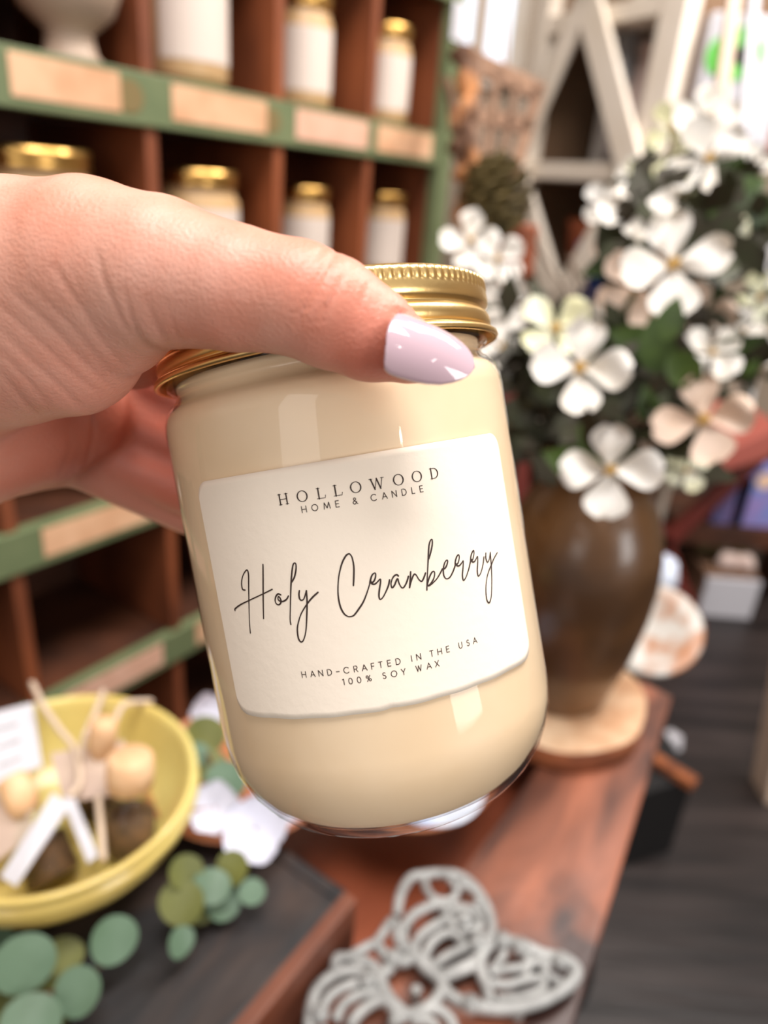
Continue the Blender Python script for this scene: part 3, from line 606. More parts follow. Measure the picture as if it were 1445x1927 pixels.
# ------------------------------------------------------------------ wood slice + vase
vb = onz(1042, 1292, ZP+.026)
sr = np.linalg.norm(onz(1205, 1290, ZP+.026)[:2]-vb[:2])
ws = empty('wood_slice', (vb[0], vb[1], ZP+.0008), 'round pale wood slice with orange bark under the brown vase', 'wood slice')
wob = lambda r, z, t: r*(1+.02*math.sin(3*t)+.012*math.sin(7*t+1))
MB().lathe([(0, 0), (sr*.96, 0), (sr, .006), (sr, .02), (sr*.985, .0245)], 64, rf=wob).build('bark', 'slice_bark', ws, True)
MB().lathe([(0, .0255), (sr*.85, .026), (sr*.97, .0252), (sr*.986, .0244)], 64, rf=wob).build('cut_face', 'slice_top', ws, True)
VH = .26
vz = ZP+.0275
vase = MB().lathe([(0, 0), (.050, 0), (.053, .004), (.061, .03), (.070, .07), (.0755, .11), (.077, .14), (.075, .17), (.069, .198), (.059, .220), (.050, .232), (.048, .242), (.053, .255), (.055, .260), (.051, .261), (.044, .251), (.041, .235), (.05, .22), (.063, .19), (.070, .13), (.06, .06), (.042, .012), (0, .01)], 64).build('vase', 'vase_glaze', None, True)
vase.location = (vb[0], vb[1], vz); tag(vase, 'large dark brown glazed pottery vase holding white dogwood', 'vase')
MOUTH = np.array([vb[0], vb[1], vz+VH])

# ------------------------------------------------------------------ dogwood blossoms
def petal_mesh(mb, O, r, a, ex, ey, ez, w=.62, cup=.25, notch=.1, wav=0.0):
    nu, nv = 7, 9; vs = []
    d = ex*math.cos(a)+ey*math.sin(a); s_ = -ex*math.sin(a)+ey*math.cos(a)
    for i in range(nv):
        t = i/(nv-1); hw = w*r*(.10*(1-t)+math.sin(PI*min(1, (t*.90+.04))**1.7)**.8)*.62
        for j in range(nu):
            q = -1+2*j/(nu-1); tt = t*(1-notch*(1-abs(q))*t**6-.06*abs(q)**3)
            z = r*(cup*(t**1.4)*.8+.10*q*q*t+wav*math.sin(5*t+q*2)*.15)
            vs.append(O+d*(r*(.05+.95*tt))+s_*(hw*q)+ez*z)
    fs = [(i*nu+j, i*nu+j+1, (i+1)*nu+j+1, (i+1)*nu+j) for i in range(nv-1) for j in range(nu-1)]
    mb.add(vs, fs)
def blossom(parent, O, r, rot, face, m='petal', n=4, cup=.18):
    ez = nrm(face); ex = nrm(np.cross([0, 0, 1.], ez) if abs(ez[2]) < .95 else [1., 0, 0]); ey = np.cross(ez, ex)
    mb = MB()
    for k in range(n): petal_mesh(mb, O+ez*r*.02*(k % 2), r*random.uniform(.92, 1.06), rot+k*2*PI/n+random.uniform(-.12, .12), ex, ey, ez, w=random.uniform(.58, .7), cup=cup*random.uniform(-.3, 2.4), wav=random.uniform(-1, 1))
    f = mb.build('flower', m, None, True); relp(f, parent)
    c = MB()
    for k in range(9):
        a = k*2.4; q = O+ez*r*.12+(ex*math.cos(a)+ey*math.sin(a))*r*.036*math.sqrt(k)
        c.add([q+np.array(v)*r*.06 for v in [(1, 0, 0), (-1, 0, 0), (0, 1, 0), (0, -1, 0), (0, 0, 1), (0, 0, -1)]], [(0, 2, 4), (2, 1, 4), (1, 3, 4), (3, 0, 4), (2, 0, 5), (1, 2, 5), (3, 1, 5), (0, 3, 5)])
    cc = c.build('flower_center', 'pollen', None, True); cc.parent = f
def leafobj(parent, O, d, L, w, m, nn=None, name='leaf'):
    d = nrm(d); nn = nrm(nn if nn is not None else rng.normal(size=3)); s_ = np.cross(d, nn); s_ = nrm(s_); nn = np.cross(s_, d)
    vs = []; fs = []; K = 8
    for i in range(K+1):
        t = i/K; hw = w/2*math.sin(PI*t**.8)**.9 if 0 < t < 1 else .0003
        for j, q in enumerate((-1, 0, 1)): vs.append(O+d*L*t+s_*hw*q+nn*(abs(q)*hw*.3-L*.15*t*t))
    for i in range(K):
        for j in range(2): fs.append((i*3+j, i*3+j+1, i*3+j+4, i*3+j+3))
    o = MB().add(vs, fs).build(name, m, None, True)
    if parent is not None: relp(o, parent)
    return o
TOC = CAM
def dog_branch(label, fl, leaves=6, lm='leaf_green'):
    """fl: list of (px,py,depth,radius px,rotation,tilt x,tilt z,material)"""
    rt = empty('dogwood_branch', tuple(MOUTH), label, 'flower branch', 'dogwood branches in the brown vase')
    pts = [at(f[0], f[1], f[2]) for f in fl]
    end = np.mean(pts, axis=0); start = MOUTH+np.array([random.uniform(-.02, .02), random.uniform(-.02, .02), -.12])
    m1 = MOUTH+np.array([random.uniform(-.022, .022), random.uniform(-.02, .02), .0]); mid = (m1*.45+end*.55)+np.array([0, .02, .02])
    st = MB(); main = cr_spline([start, m1, mid, end+np.array([0, .02, -.01])], 6); st.tube(main, list(np.linspace(.0035, .0018, len(main))), 6)
    for p in pts: st.tube(cr_spline([mid, (mid+p)/2+np.array([0, .015, -.005]), p+nrm(p-CAM)*.006], 4), .0016, 5)
    relp(st.build('stem', 'twig', None, True), rt)
    for f, p in zip(fl, pts):
        r = f[3]*.92/FPX*f[2]; face = nrm(CAM-p)+np.array([f[5], 0, f[6]])
        blossom(rt, p, r, f[4], face, f[7] if len(f) > 7 else 'petal', 4)
    for k in range(leaves):
        base = main[random.randint(len(main)//2, len(main)-1)] if k % 2 else (random.choice(pts)+mid*.25+end*.0)/1.25
        d = rng.normal(size=3)+np.array([0, 0, .2]); leafobj(rt, base, d, random.uniform(.035, .06), random.uniform(.02, .034), lm if k % 3 else 'leaf_dark', CAM-base+rng.normal(size=3)*.3)
    return rt
PE, PG = 'petal_peach', 'petal_green'
dog_branch('dogwood branch with the large open white blossom just right of the jar neck', [(1090, 694, .56, 108, .1, 0, .25), (1045, 620, .62, 85, .9, 0, .6, PG), (945, 655, .66, 62, .2, 0, .5)], 7)
dog_branch('dogwood branch with a cream blossom hanging over the vase shoulder', [(1148, 884, .50, 104, .2, 0, -.05, 'petal')], 4)
dog_branch('dogwood branch with pinkish blossoms at the right, above the red chair', [(1325, 790, .58, 105, .5, -.2, .1, PE), (1230, 800, .66, 55, .1, 0, 0, PE), (1290, 885, .64, 50, .7, .2, 0, PG)], 6)
dog_branch('dogwood branch with the big bright white blossom at middle right', [(1265, 500, .60, 115, .25, 0, .35), (1195, 540, .63, 88, .7, 0, .1, PE), (1145, 600, .68, 40, .7, 0, .1)], 6)
dog_branch('dogwood branch with white blossoms left of the cream lattice apex', [(1190, 402, .66, 82, .3, 0, .7), (1135, 385, .68, 48, .9, 0, .2), (1245, 360, .72, 60, .2, 0, .3, PG), (1175, 460, .70, 70, .5, 0, .2, PE)], 5)
dog_branch('tallest dogwood branch with glowing white blossoms by the pale poles', [(1333, 300, .70, 88, .6, 0, .4), (1330, 225, .78, 70, .2, 0, .5), (1265, 240, .80, 60, .8, 0, .2, PG), (1410, 315, .74, 50, 0, 0, .5)], 7)
dog_branch('dogwood branch with peach blossoms and a round bud near the right edge', [(1315, 605, .66, 80, .4, 0, 0, PE), (1340, 665, .62, 66, .9, 0, .3), (1395, 625, .68, 52, .2, 0, .4), (1430, 560, .72, 60, .5, 0, .1, PG)], 7)
dog_branch('dogwood branch with white blossoms reaching left behind the gold lid', [(885, 455, .85, 66, .0, 0, .6), (935, 490, .80, 60, .7, .2, .5), (948, 575, .72, 60, .9, 0, .2)], 4)
dog_branch('dogwood branch with small greenish blossoms set far back near the cabinet post', [(1225, 310, .84, 55, .3, .2, .2, PG), (1290, 350, .82, 55, .8, -.3, .4, PG), (1190, 330, .86, 40, .1, 0, .5), (1240, 420, .8, 46, .5, .4, .1)], 6)
dog_branch('dogwood branch with small peach blossoms low at the far right edge', [(1400, 700, .76, 46, .3, -.4, .2, PE), (1435, 655, .78, 46, .8, 0, .2), (1275, 720, .74, 44, .6, .2, .1, PE)], 5)
# round green bud
rb = empty('dogwood_bud', tuple(at(1372, 437, .66)), 'round greenish bud with pink edge near the right side', 'flower bud')
pb = at(1372, 437, .66)
mb = MB().lathe([(0, -.017), (.010, -.013), (.017, 0), (.014, .012), (.006, .018), (0, .019)], 20, org=tuple(pb), rf=lambda r, z, t: r*(1+.06*math.cos(4*t))); relp(mb.build('bud', PG, None, True), rb)
relp(MB().tube(cr_spline([pb+np.array([0, 0, -.014]), pb+np.array([-.02, .02, -.08]), MOUTH+np.array([.015, .015, -.03])], 6), .0016, 6).build('stem', 'twig', None, True), rb)
# loose greenery filling the bouquet
gr = empty('foliage_spray', tuple(MOUTH), 'dense dark green leafy filler stems between the white dogwood blossoms', 'foliage')
mbl = MB()
for k in range(620):
    x = random.uniform(950, 1290); y = random.uniform(600, 880)
    if random.random() < .4: x = random.uniform(1180, 1460); y = random.uniform(330, 720)
    p = at(x, y, random.uniform(.63, .80)); d = nrm(rng.normal(size=3)); s_ = nrm(np.cross(d, CAM-p)); L = random.uniform(.022, .05)
    mbl.add([p, p+d*L*.5+s_*L*.25, p+d*L, p+d*L*.5-s_*L*.25], [(0, 1, 2, 3)])
o = relp(mbl.build('leaves', 'leaf_dark', None), gr); o['kind'] = 'stuff'
mbl = MB()
for k in range(26):
    e = at(random.uniform(970, 1400), random.uniform(420, 760), random.uniform(.66, .8)); m1 = MOUTH+np.array([random.uniform(-.03, .03), random.uniform(-.03, .03), 0])
    mbl.tube([m1-np.array([0, 0, .1]), m1, (m1+e)/2+rng.normal(size=3)*.015, e], .0013, 5)
relp(mbl.build('stems', 'twig', None), gr)['kind'] = 'stuff'
for (x, y, d, L, dx, dz) in [(1262, 600, .56, .035, .1, 1), (1390, 370, .66, .06, .6, .5), (1420, 395, .68, .055, .8, -.2), (1290, 700, .58, .045, .5, -.5), (1070, 870, .52, .04, -1, .3), (1235, 650, .60, .05, -.3, .8), (1190, 640, .62, .045, -.8, .2)]:
    p = at(x, y, d); leafobj(gr, p-nrm([dx, 0, dz])*L/2, [dx, 0, dz], L, L*.62, 'leaf_green', CAM-p)

# ------------------------------------------------------------------ cast metal butterfly trivet
tz = ZP+.012
def tp(zx, zy): return onz(560+zx*540/1445, 1600+zy*540/1445, tz)
tr = empty('butterfly_trivet', tuple(onz(800, 1800, ZP)), 'openwork white-grey cast metal butterfly and flower trivet on the plank table', 'trivet')
strokes = [
 # upper wing outline and curls
 ([(500, 330), (520, 220), (570, 140), (640, 125), (700, 118), (800, 125), (880, 175), (940, 260), (975, 360), (970, 430), (900, 480)], 1.1),
 ([(640, 140), (650, 200), (700, 250), (780, 250), (800, 190), (760, 140)], .9), ([(780, 190), (850, 180), (910, 230), (900, 290)], .9),
 ([(770, 300), (830, 290), (890, 310), (920, 370), (900, 420)], 1), ([(790, 340), (850, 340), (880, 390), (820, 410)], .8),
 # striped petal
 ([(540, 480), (530, 400), (580, 330), (650, 290), (720, 275), (760, 330)], 1.1), ([(590, 500), (610, 440), (680, 385), (760, 350), (790, 400)], 1), ([(640, 540), (670, 470), (740, 420), (800, 430), (830, 470)], 1),
 ([(690, 580), (740, 540), (820, 500), (900, 470), (930, 500)], 1), ([(730, 630), (800, 600), (880, 560), (930, 520)], 1), ([(540, 480), (590, 520), (650, 570), (700, 620), (730, 680)], 1.2),
 # hub
 ([(470, 590), (480, 560), (540, 560), (590, 540), (640, 590), (700, 640), (730, 690), (690, 760), (640, 800), (560, 830), (500, 790), (440, 710), (420, 640), (470, 590)], 1.2),
 # left small lobe
 ([(540, 520), (500, 440), (500, 380), (470, 360), (430, 420), (400, 470), (440, 540), (470, 590)], 1), ([(470, 590), (400, 480), (330, 500), (260, 540), (200, 545), (190, 600)], 1.1), ([(280, 580), (340, 560), (400, 600), (420, 640)], 1),
 # left striped petal
 ([(60, 830), (90, 720), (150, 650), (240, 610), (330, 620), (400, 650), (420, 690)], 1.2), ([(120, 820), (160, 740), (240, 690), (330, 670), (390, 690)], 1), ([(190, 860), (230, 780), (310, 730), (400, 720), (440, 750)], 1), ([(260, 890), (310, 820), (380, 770), (440, 760), (490, 820), (480, 890)], 1.1), ([(60, 830), (60, 900), (140, 960), (260, 960)], 1.1),
 # lower lobe
 ([(500, 860), (560, 830), (600, 860), (660, 800), (720, 810), (770, 860), (790, 920)], 1.1), ([(620, 860), (680, 870), (700, 930)], .9),
 # right wing
 ([(730, 690), (780, 740), (870, 780), (1000, 800), (1120, 790), (1250, 750), (1350, 690), (1400, 630), (1390, 580), (1330, 545), (1230, 525), (1140, 480), (1050, 460), (980, 470), (930, 520), (920, 600), (950, 680), (970, 770)], 1.25),
 ([(730, 650), (800, 620), (880, 590), (930, 600)], 1), ([(970, 620), (1050, 600), (1140, 590), (1160, 550), (1150, 500)], .9), ([(1040, 480), (1030, 540), (970, 610)], .9), ([(970, 670), (1060, 680), (1150, 650), (1230, 640), (1240, 570), (1180, 570), (1150, 610), (1160, 650)], .9), ([(1240, 640), (1230, 700), (1130, 740), (1000, 750)], .9), ([(1260, 560), (1250, 620), (1330, 670)], .9)]
mb = MB()
for pts, s_ in strokes:
    P = cr_spline([tp(*q) for q in pts], 5); mb.tube(P, .0035*s_, 8)
relp(mb.build('casting', 'iron_white', None, True), tr)
mb = MB()
for q in [(840, 360), (900, 480), (1120, 500), (1030, 470), (870, 790), (350, 670), (110, 840), (480, 560), (1320, 570), (130, 960)]:
    c = tp(*q)+np.array([0, 0, .003]); mb.lathe([(0, -.006), (.005, -.003), (.0065, 0), (.005, .004), (0, .006)], 12, org=tuple(c))
relp(mb.build('beads', 'iron_white', None, True), tr)['kind'] = 'stuff'
for q in [(240, 610), (560, 350), (1120, 780), (600, 700), (940, 300)]:
    c = tp(*q); relp(MB().lathe([(0, -.0118), (.004, -.0118), (.0035, 0), (0, 0)], 10, org=tuple(c)).build('foot', 'iron_white'), tr)

# ------------------------------------------------------------------ yellow bowl and its contents
BC = np.array([-.2154, .3788]); RB = .0945
yb = empty('ribbed_bowl', (BC[0], BC[1], ZD+.0006), 'large yellow glazed bowl with ribbed outside, full of little tagged bottles', 'bowl')
outer = [(0, 0), (.052, 0), (.055, .004)]
for k in range(37):
    t = k/36; outer.append((.056+(.0945-.056)*math.sin(t*PI/2*.95)**.85+.0042*abs(math.sin(t*PI*4)), .005+.054*t))
outer += [(.0955, .0605), (.0965, .0635), (.0945, .0655), (.0915, .0645)]
inner = [(.089, .058), (.082, .040), (.068, .022), (.045, .010), (0, .008)]
MB().lathe(outer+inner, 80).build('bowl_body', 'yellow_glaze', yb, True)
BZ = ZD+.0006
def bottle(x, y, tilt, azi, label, ball=.0085, k=1.5):
    ax_ = nrm([math.sin(tilt)*math.cos(azi), math.sin(tilt)*math.sin(azi), math.cos(tilt)]); x_ = nrm(np.cross(ax_, [0.1, 1, 0])); y_ = np.cross(ax_, x_)
    r = empty('glass_bottle', (x, y, BZ+.0155), label, 'bottle', 'little bottles in the yellow bowl', rot=(x_*k, y_*k, ax_*k))
    MB().lathe([(0, 0), (.011, 0), (.012, .002), (.012, .022), (.010, .026), (.006, .029), (.006, .034)], 24).build('glass', 'thin_glass', r, True)
    MB().lathe([(0, .0015), (.0105, .0015), (.0113, .003), (.0113, .020), (0, .021)], 20).build('filling', 'bottle_filling', r, True)
    MB().lathe([(0, .032), (.0058, .033), (.0062, .036), (ball, .0365), (ball*1.04, .044), (ball, .051), (ball*.85, .0525), (0, .053)], 24).build('stopper', 'cork', r, True)
    return r
def b2(px, py, z): return onz(px, py, z)
q = b2(245, 1590, BZ+.02); bottle(q[0], q[1], .15, 1.5, 'little glass bottle with the largest round wooden stopper, at the bowl front right', .0105)
q = b2(180, 1545, BZ+.02); bottle(q[0]-.004, q[1]+.012, .2, 1.2, 'little glass bottle with small wooden ball stopper, left of the largest one', .0065)
q = b2(110, 1640, BZ+.02); bottle(q[0], q[1]-.004, .9, 2.4, 'little glass bottle lying on its side at the front of the bowl', .007)
def cardobj(name, corners, m, label, cat, marks=0, group=None):
    """corners: list of (px,py,z) going around"""
    P = [onz(*c) for c in corners]; nn = nrm(np.cross(P[1]-P[0], P[3]-P[0])); nn = nn if nn@(CAM-P[0]) > 0 else -nn
    vs = P+[p-nn*.0008 for p in P]
    c0_ = sum(P)/4
    o = MB().add(vs, [(0, 1, 2, 3), (4, 7, 6, 5), (0, 4, 5, 1), (1, 5, 6, 2), (2, 6, 7, 3), (3, 7, 4, 0)]).build(name, m, org=c0_)
    tag(o, label, cat, group)
    if marks:
        mb = MB()
        for k in range(marks):
            t = (k+1)/(marks+1); a_ = P[0]*(1-t)+P[3]*t; b_ = P[1]*(1-t)+P[2]*t; s_ = a_*.8+b_*.2; e_ = a_*.35+b_*.65
            w_ = (P[3]-P[0])*.03; mb.add([s_+nn*.0003, e_+nn*.0003, e_+w_+nn*.0003, s_+w_+nn*.0003], [(0, 1, 2, 3)])
        mm = mb.build('print_line', 'grey_metal', None, org=c0_); mm.parent = o; mm.location = (0, 0, 0)
    return o
cardobj('gift_tag', [(-30, 1345, .905), (62, 1322, .91), (80, 1440, .893), (-20, 1485, .888)], 'tag_white', 'white printed card at the left edge of the yellow bowl', 'tag', 3)
cardobj('gift_tag', [(95, 1418, .905), (232, 1392, .906), (262, 1490, .893), (120, 1510, .89)], 'tag_kraft', 'dusty beige card leaning across the middle of the yellow bowl', 'tag', 0)
cardobj('gift_tag', [(100, 1490, .898), (128, 1520, .896), (30, 1668, .888), (0, 1650, .886)], 'tag_white', 'narrow white tag pointing to the lower left of the bowl', 'tag', 0)
cardobj('gift_tag', [(115, 1500, .897), (140, 1500, .897), (185, 1610, .89), (165, 1625, .888)], 'tag_white', 'narrow pale tag slanting to the lower right in the bowl', 'tag', 0)
cardobj('gift_tag', [(-30, 1490, .886), (55, 1480, .888), (60, 1570, .88), (-30, 1640, .875)], 'tag_kraft', 'beige paper tag under the white ones at the bowl left side', 'tag', 0)
tw = [[(75, 1320, .915), (110, 1370, .91), (140, 1410, .906), (150, 1470, .90), (130, 1500, .898)], [(195, 1300, .905), (180, 1340, .912), (160, 1385, .91), (150, 1430, .905)], [(285, 1320, .90), (235, 1325, .912), (215, 1360, .912), (200, 1400, .908)], [(185, 1500, .9), (190, 1560, .893), (195, 1620, .888)], [(60, 1285, .91), (80, 1325, .914)]]
lab_t = ['twine loop on the left arcing up from the bowl', 'middle twine loop leaning over the back rim', 'right twine loop falling over the back rim', 'thin twine hanging straight down between the stoppers', 'short twine end sticking up above the bowl rim']
for t_, l_ in zip(tw, lab_t):
    P = cr_spline([onz(*q) for q in t_], 6); tag(MB().tube(P, .0024, 7).build('twine', 'twine', None, True, org=P[0]), l_, 'twine')

# ------------------------------------------------------------------ eucalyptus, cotton, wooden bowls on the dark table
def round_leaf(parent, p, r, m, nn, th=.0006):
    nn = nrm(nn); x_ = nrm(np.cross(nn, [.2, .1, 1])); y_ = np.cross(nn, x_); n = 18; vs = [p]; fs = []
    for ring, rr in ((1, .55), (2, 1.)):
        for k in range(n):
            a = 2*PI*k/n; q = rr*r*(1+.06*math.cos(a)); vs.append(p+x_*q*math.cos(a)+y_*q*.9*math.sin(a)+nn*(.22*r*rr*rr*math.cos(a)**2))
    for k in range(n): fs.append((0, 1+k, 1+(k+1) % n)); fs.append((1+k, 1+n+k, 1+n+(k+1) % n, 1+(k+1) % n))
    o = MB().add(vs, fs).build('leaf', m, None, True); relp(o, parent); return o
def euc(label, lv, stem, z0):
    r = empty('eucalyptus_sprig', tuple(onz(stem[0][0], stem[0][1], z0)), label, 'eucalyptus sprig')
    P = cr_spline([onz(*q) for q in stem], 6); relp(MB().tube(P, .0014, 6).build('stem', 'twig', None, True), r)
    for (x, y, z, rp, m, tx, tz_) in lv:
        p = onz(x, y, z); d = (p-CAM)@R3[:, 2]; round_leaf(r, p, rp/FPX*d, m, nrm(CAM-p)+np.array([tx, 0, tz_]))
    return r
EL, EO = 'euc_leaf', 'euc_olive'
euc('grey-green eucalyptus sprig with round leaves in front of the yellow bowl', [(48, 1812, .872, 56, EL, .2, .1), (150, 1868, .862, 46, EL, -.4, .1), (215, 1768, .866, 46, EL, .5, .1), (62, 1925, .862, 55, EL, 0, .6), (120, 1800, .852, 38, EO, .3, .3), (10, 1885, .85, 50, EO, .4, 0), (-15, 1780, .86, 40, EL, .4, 0), (100, 1900, .845, 50, EO, -.5, .2)], [(-40, 1800, .85), (60, 1870, .852), (160, 1840, .848), (220, 1790, .855)], ZD)
euc('olive and green eucalyptus sprig lying on the dark table right of the bowl', [(350, 1640, .875, 34, EO, .5, .2), (345, 1700, .865, 44, EO, -.2, .1), (400, 1668, .866, 36, EL, .2, .6), (440, 1635, .868, 34, EO, -.5, .2), (475, 1678, .858, 26, EL, .1, 0), (340, 1772, .856, 30, EL, .9, 0), (375, 1705, .850, 36, EO, .1, .5), (420, 1700, .850, 34, EL, .3, .3)], [(480, 1560, .86), (440, 1640, .858), (380, 1690, .85), (340, 1740, .85)], ZD)
euc('eucalyptus sprig with dark round leaves hugging the left side of the candle jar', [(385, 1385, .885, 42, EO, .5, 0), (428, 1470, .882, 40, EL, -.2, .1), (395, 1440, .87, 34, EO, .3, .3), (370, 1420, .88, 26, EL, .6, .3)], [(370, 1340, .88), (390, 1420, .878), (430, 1500, .872)], ZD)
def cotton(px, py, z, rp, label, m='cotton'):
    p = onz(px, py, z); d = (p-CAM)@R3[:, 2]; r = rp/FPX*d
    o = empty('magnolia_blossom', tuple(p), label, 'blossom', 'white blossoms beside the eucalyptus'); 
    ez = nrm(nrm(CAM-p)+rng.normal(size=3)*.25); ex = nrm(np.cross([0, 0, 1.], ez)); ey = np.cross(ez, ex)
    for k in range(5):
        mb = MB(); petal_mesh(mb, p, r, k*1.257+random.random()*.4, ex, ey, ez, w=.8, cup=.5, notch=0); relp(mb.build('petal', m, None, True), o)
cotton(480, 1560, .868, 62, 'largest white fabric blossom just below the jar bottom left corner')
cotton(405, 1520, .872, 48, 'white fabric blossom between the yellow bowl and the largest one')
cotton(385, 1335, .885, 36, 'bluish white fabric blossom beside the jar above the dark leaf')
cotton(545, 1500, .86, 50, 'white fabric blossom peeking from under the jar')
# shallow round wooden bowls
def wbowl(cx_, cy_, z, R, label, h=.04):
    c = onz(cx_, cy_, z+h); r = MB().lathe([(0, 0), (R*.6, 0), (R*.8, h*.3), (R*.98, h*.85), (R*1.01, h), (R*.97, h), (R*.93, h*.88), (R*.75, h*.4), (R*.5, .008), (0, .007)], 64).build('wooden_bowl', 'bowl_wood', None, True)
    r.location = (c[0], c[1], z); return tag(r, label, 'bowl')
wbowl(455, 1440, ZD+.0006, .078, 'round reddish wooden bowl on the dark table, rim below the jar', .022)
wbowl(770, 1430, ZP+.0008, .078, 'shallow wooden bowl on the plank table directly under the jar', .03)
p = onz(800, 1475, ZP+.03); tag(MB().lathe([(0, 0), (.03, 0), (.045, .012), (.047, .016), (.044, .016), (.03, .006), (0, .005)], 40).build('saucer', 'bluewhite', None, True, org=(0, 0, 0)), 'white saucer sitting inside the shallow wooden bowl', 'saucer').location = (p[0]+.005, p[1], ZP+.016)
for k, (x, y) in enumerate([(790, 1500), (850, 1480), (740, 1520)]):
    p = onz(x, y, ZP+.035); o = MB().lathe([(0, -.012), (.010, -.008), (.013, 0), (.010, .008), (0, .012)], 20, rf=lambda r, z, t: r*(1+.1*math.cos(3*t+k))).build('pebble', ['bluewhite', 'ceramic_white', 'ceramic_white'][k], None, True); o.location = p+np.array([0, 0, 0]); tag(o, ['pale stone at the middle of the bowl under the jar', 'cream stone at the right of the bowl under the jar', 'cream stone at the left of the bowl under the jar'][k], 'stone')

# ------------------------------------------------------------------ things hung between cabinet and bouquet
# driftwood stick
P = cr_spline([at(868, 95, 1.25), at(880, 180, 1.24), at(866, 280, 1.24), at(882, 360, 1.25), at(872, 430, 1.25), at(868, 760, 1.3)], 8)
mb = MB().tube(P, [.016+.007*math.sin(i*1.3)+.004*math.sin(i*2.9) for i in range(len(P))], 10)
mb.tube(cr_spline([at(876, 230, 1.23), at(890, 290, 1.22), at(905, 390, 1.23)], 5), .011, 8)
mb.tube(cr_spline([at(855, 250, 1.23), at(848, 180, 1.22), at(838, 150, 1.23)], 5), .008, 8)
tag(mb.build('driftwood', 'driftwood', None, True, org=P[-1]), 'knotty upright driftwood branch beside the green cabinet post', 'branch')
# woven lattice basket panel
bp0 = at(955, 210, 1.45); fx = nrm(at(1010, 170, 1.40)-at(895, 110, 1.5)); 
lt = empty('lattice_basket', tuple(at(955, 330, 1.45)), 'brown openwork wooden lattice basket hanging tilted above the pine cone', 'basket')
mb = MB()
def lb(a_, b_, w=.02, d0=1.45, t=.012): mb.beam(at(*a_, d0), at(*b_, d0), w, t, nn=R3[:, 2])
for a_, b_, w in [((885, 112), (1020, 178), .040), ((1014, 165), (966, 330), .026), ((900, 120), (885, 300), .018), ((890, 215), (1003, 240), .034), ((935, 130), (915, 320), .016), ((975, 150), (940, 320), .014), ((882, 305), (970, 332), .026)]: lb(a_, b_, w, 1.43)
for a_, b_ in [((880, 120), (1005, 180)), ((880, 310), (960, 335))]: lb(a_, b_, .02, 1.53)
for a_, b_ in [((890, 116), (885, 124)), ((1014, 176), (1000, 182)), ((966, 328), (955, 332)), ((886, 305), (882, 310))]: mb.beam(at(*a_, 1.43), at(*b_, 1.53), .018, .018)
relp(mb.build('lattice', 'brown_lattice', bevel=.002), lt)
relp(MB().tube([at(950, 135, 1.48), at(955, -60, 1.5)], .003, 6).build('hanging_cord', 'rope', None), lt)
# pine cone
pc = empty('pine_cone', tuple(at(935, 440, 1.15)), 'large open dark green-brown pine cone hanging left of the cream lattice', 'pine cone')
cc = at(935, 385, 1.15); mbc = MB(); axc = nrm(at(925, 320, 1.15)-at(945, 445, 1.15))
xx = nrm(np.cross(axc, [0, 1, 0])); yy = np.cross(axc, xx)
for k in range(70):
    t = k/70; a = k*2.39996; rr = .046*math.sin(PI*(.12+.8*t))**.8; c = cc+axc*(-.055+.11*t); d = xx*math.cos(a)+yy*math.sin(a)
    s_ = np.cross(axc, d); L = .026; tip = c+d*(rr+L*.5)+axc*.016; w = .014
    mbc.add([c+d*rr*.3-s_*w*.4, c+d*rr*.3+s_*w*.4, tip+s_*w, tip+d*.004, tip-s_*w, tip+axc*.004], [(0, 1, 2, 5), (0, 5, 4), (2, 3, 5), (3, 4, 5)])
relp(mbc.build('scales', 'cone_scale'), pc); relp(MB().tube([cc-axc*.05, cc+axc*.05], .012, 10).build('core', 'leaf_dark', None, True), pc)
relp(MB().tube([cc+axc*.05, at(905, 300, 1.15), at(905, -80, 1.2)], .002, 6).build('hanging_cord', 'rope', None), pc)
# wooden block under the pine cone
o = MB().beam(at(900, 465, 1.25), at(1000, 470, 1.25), .09, .08, nn=(0, 0, 1)).build('wooden_stand', 'terracotta', bevel=.003); tag(o, 'reddish brown wooden block shelf behind the white blossom under the pine cone', 'stand')
tag(MB().beam(at(950, 540, 1.4), at(950, 1700, 2.2), .08, .08).build('stand_post', 'red_wood'), 'brown wooden post behind the bouquet, under the wooden block', 'post')

# ------------------------------------------------------------------ cream cabinet with crossed braces
PL = ony(985, 300, 2.45); PR = ony(1212, 300, 2.05); PL[2] = 0; PR[2] = 0
cdv = nrm(PR-PL); cn = nrm(np.array([cdv[1], -cdv[0], 0])); cn = cn if cn[1] < 0 else -cn; cb = -cn
Lc = np.linalg.norm(PR-PL)
cc_ = empty('display_cabinet', tuple(PL), 'tall cream painted open display cabinet with crossed lattice braces', 'cabinet')
CA = (cdv, cb, ZZ)
def cpb(lo, hi, name, m): return relp(MB().box(lo, hi, CA, PL).build(name, m, bevel=.003), cc_)
def onc(px, py, off=0): return onplane(px, py, PL+cn*off, cn)
cpb((-.045, 0, 0), (.02, .05, 2.3), 'post', 'cream_paint'); cpb((Lc-.045, 0, 0), (Lc+.035, .05, 2.3), 'post', 'cream_paint')
cpb((-.04, .36, 0), (.0, .40, 2.3), 'post', 'cream_paint'); cpb((Lc-.0, .36, 0), (Lc+.035, .40, 2.3), 'post', 'cream_paint')
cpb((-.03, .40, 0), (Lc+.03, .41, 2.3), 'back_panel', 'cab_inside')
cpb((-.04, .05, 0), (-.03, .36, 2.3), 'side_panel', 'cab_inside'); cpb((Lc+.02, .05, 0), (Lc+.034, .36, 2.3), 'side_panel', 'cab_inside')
zs1 = onc(1060, 305)[2]; zs2 = onc(1110, 14)[2]; dzs = zs2-zs1
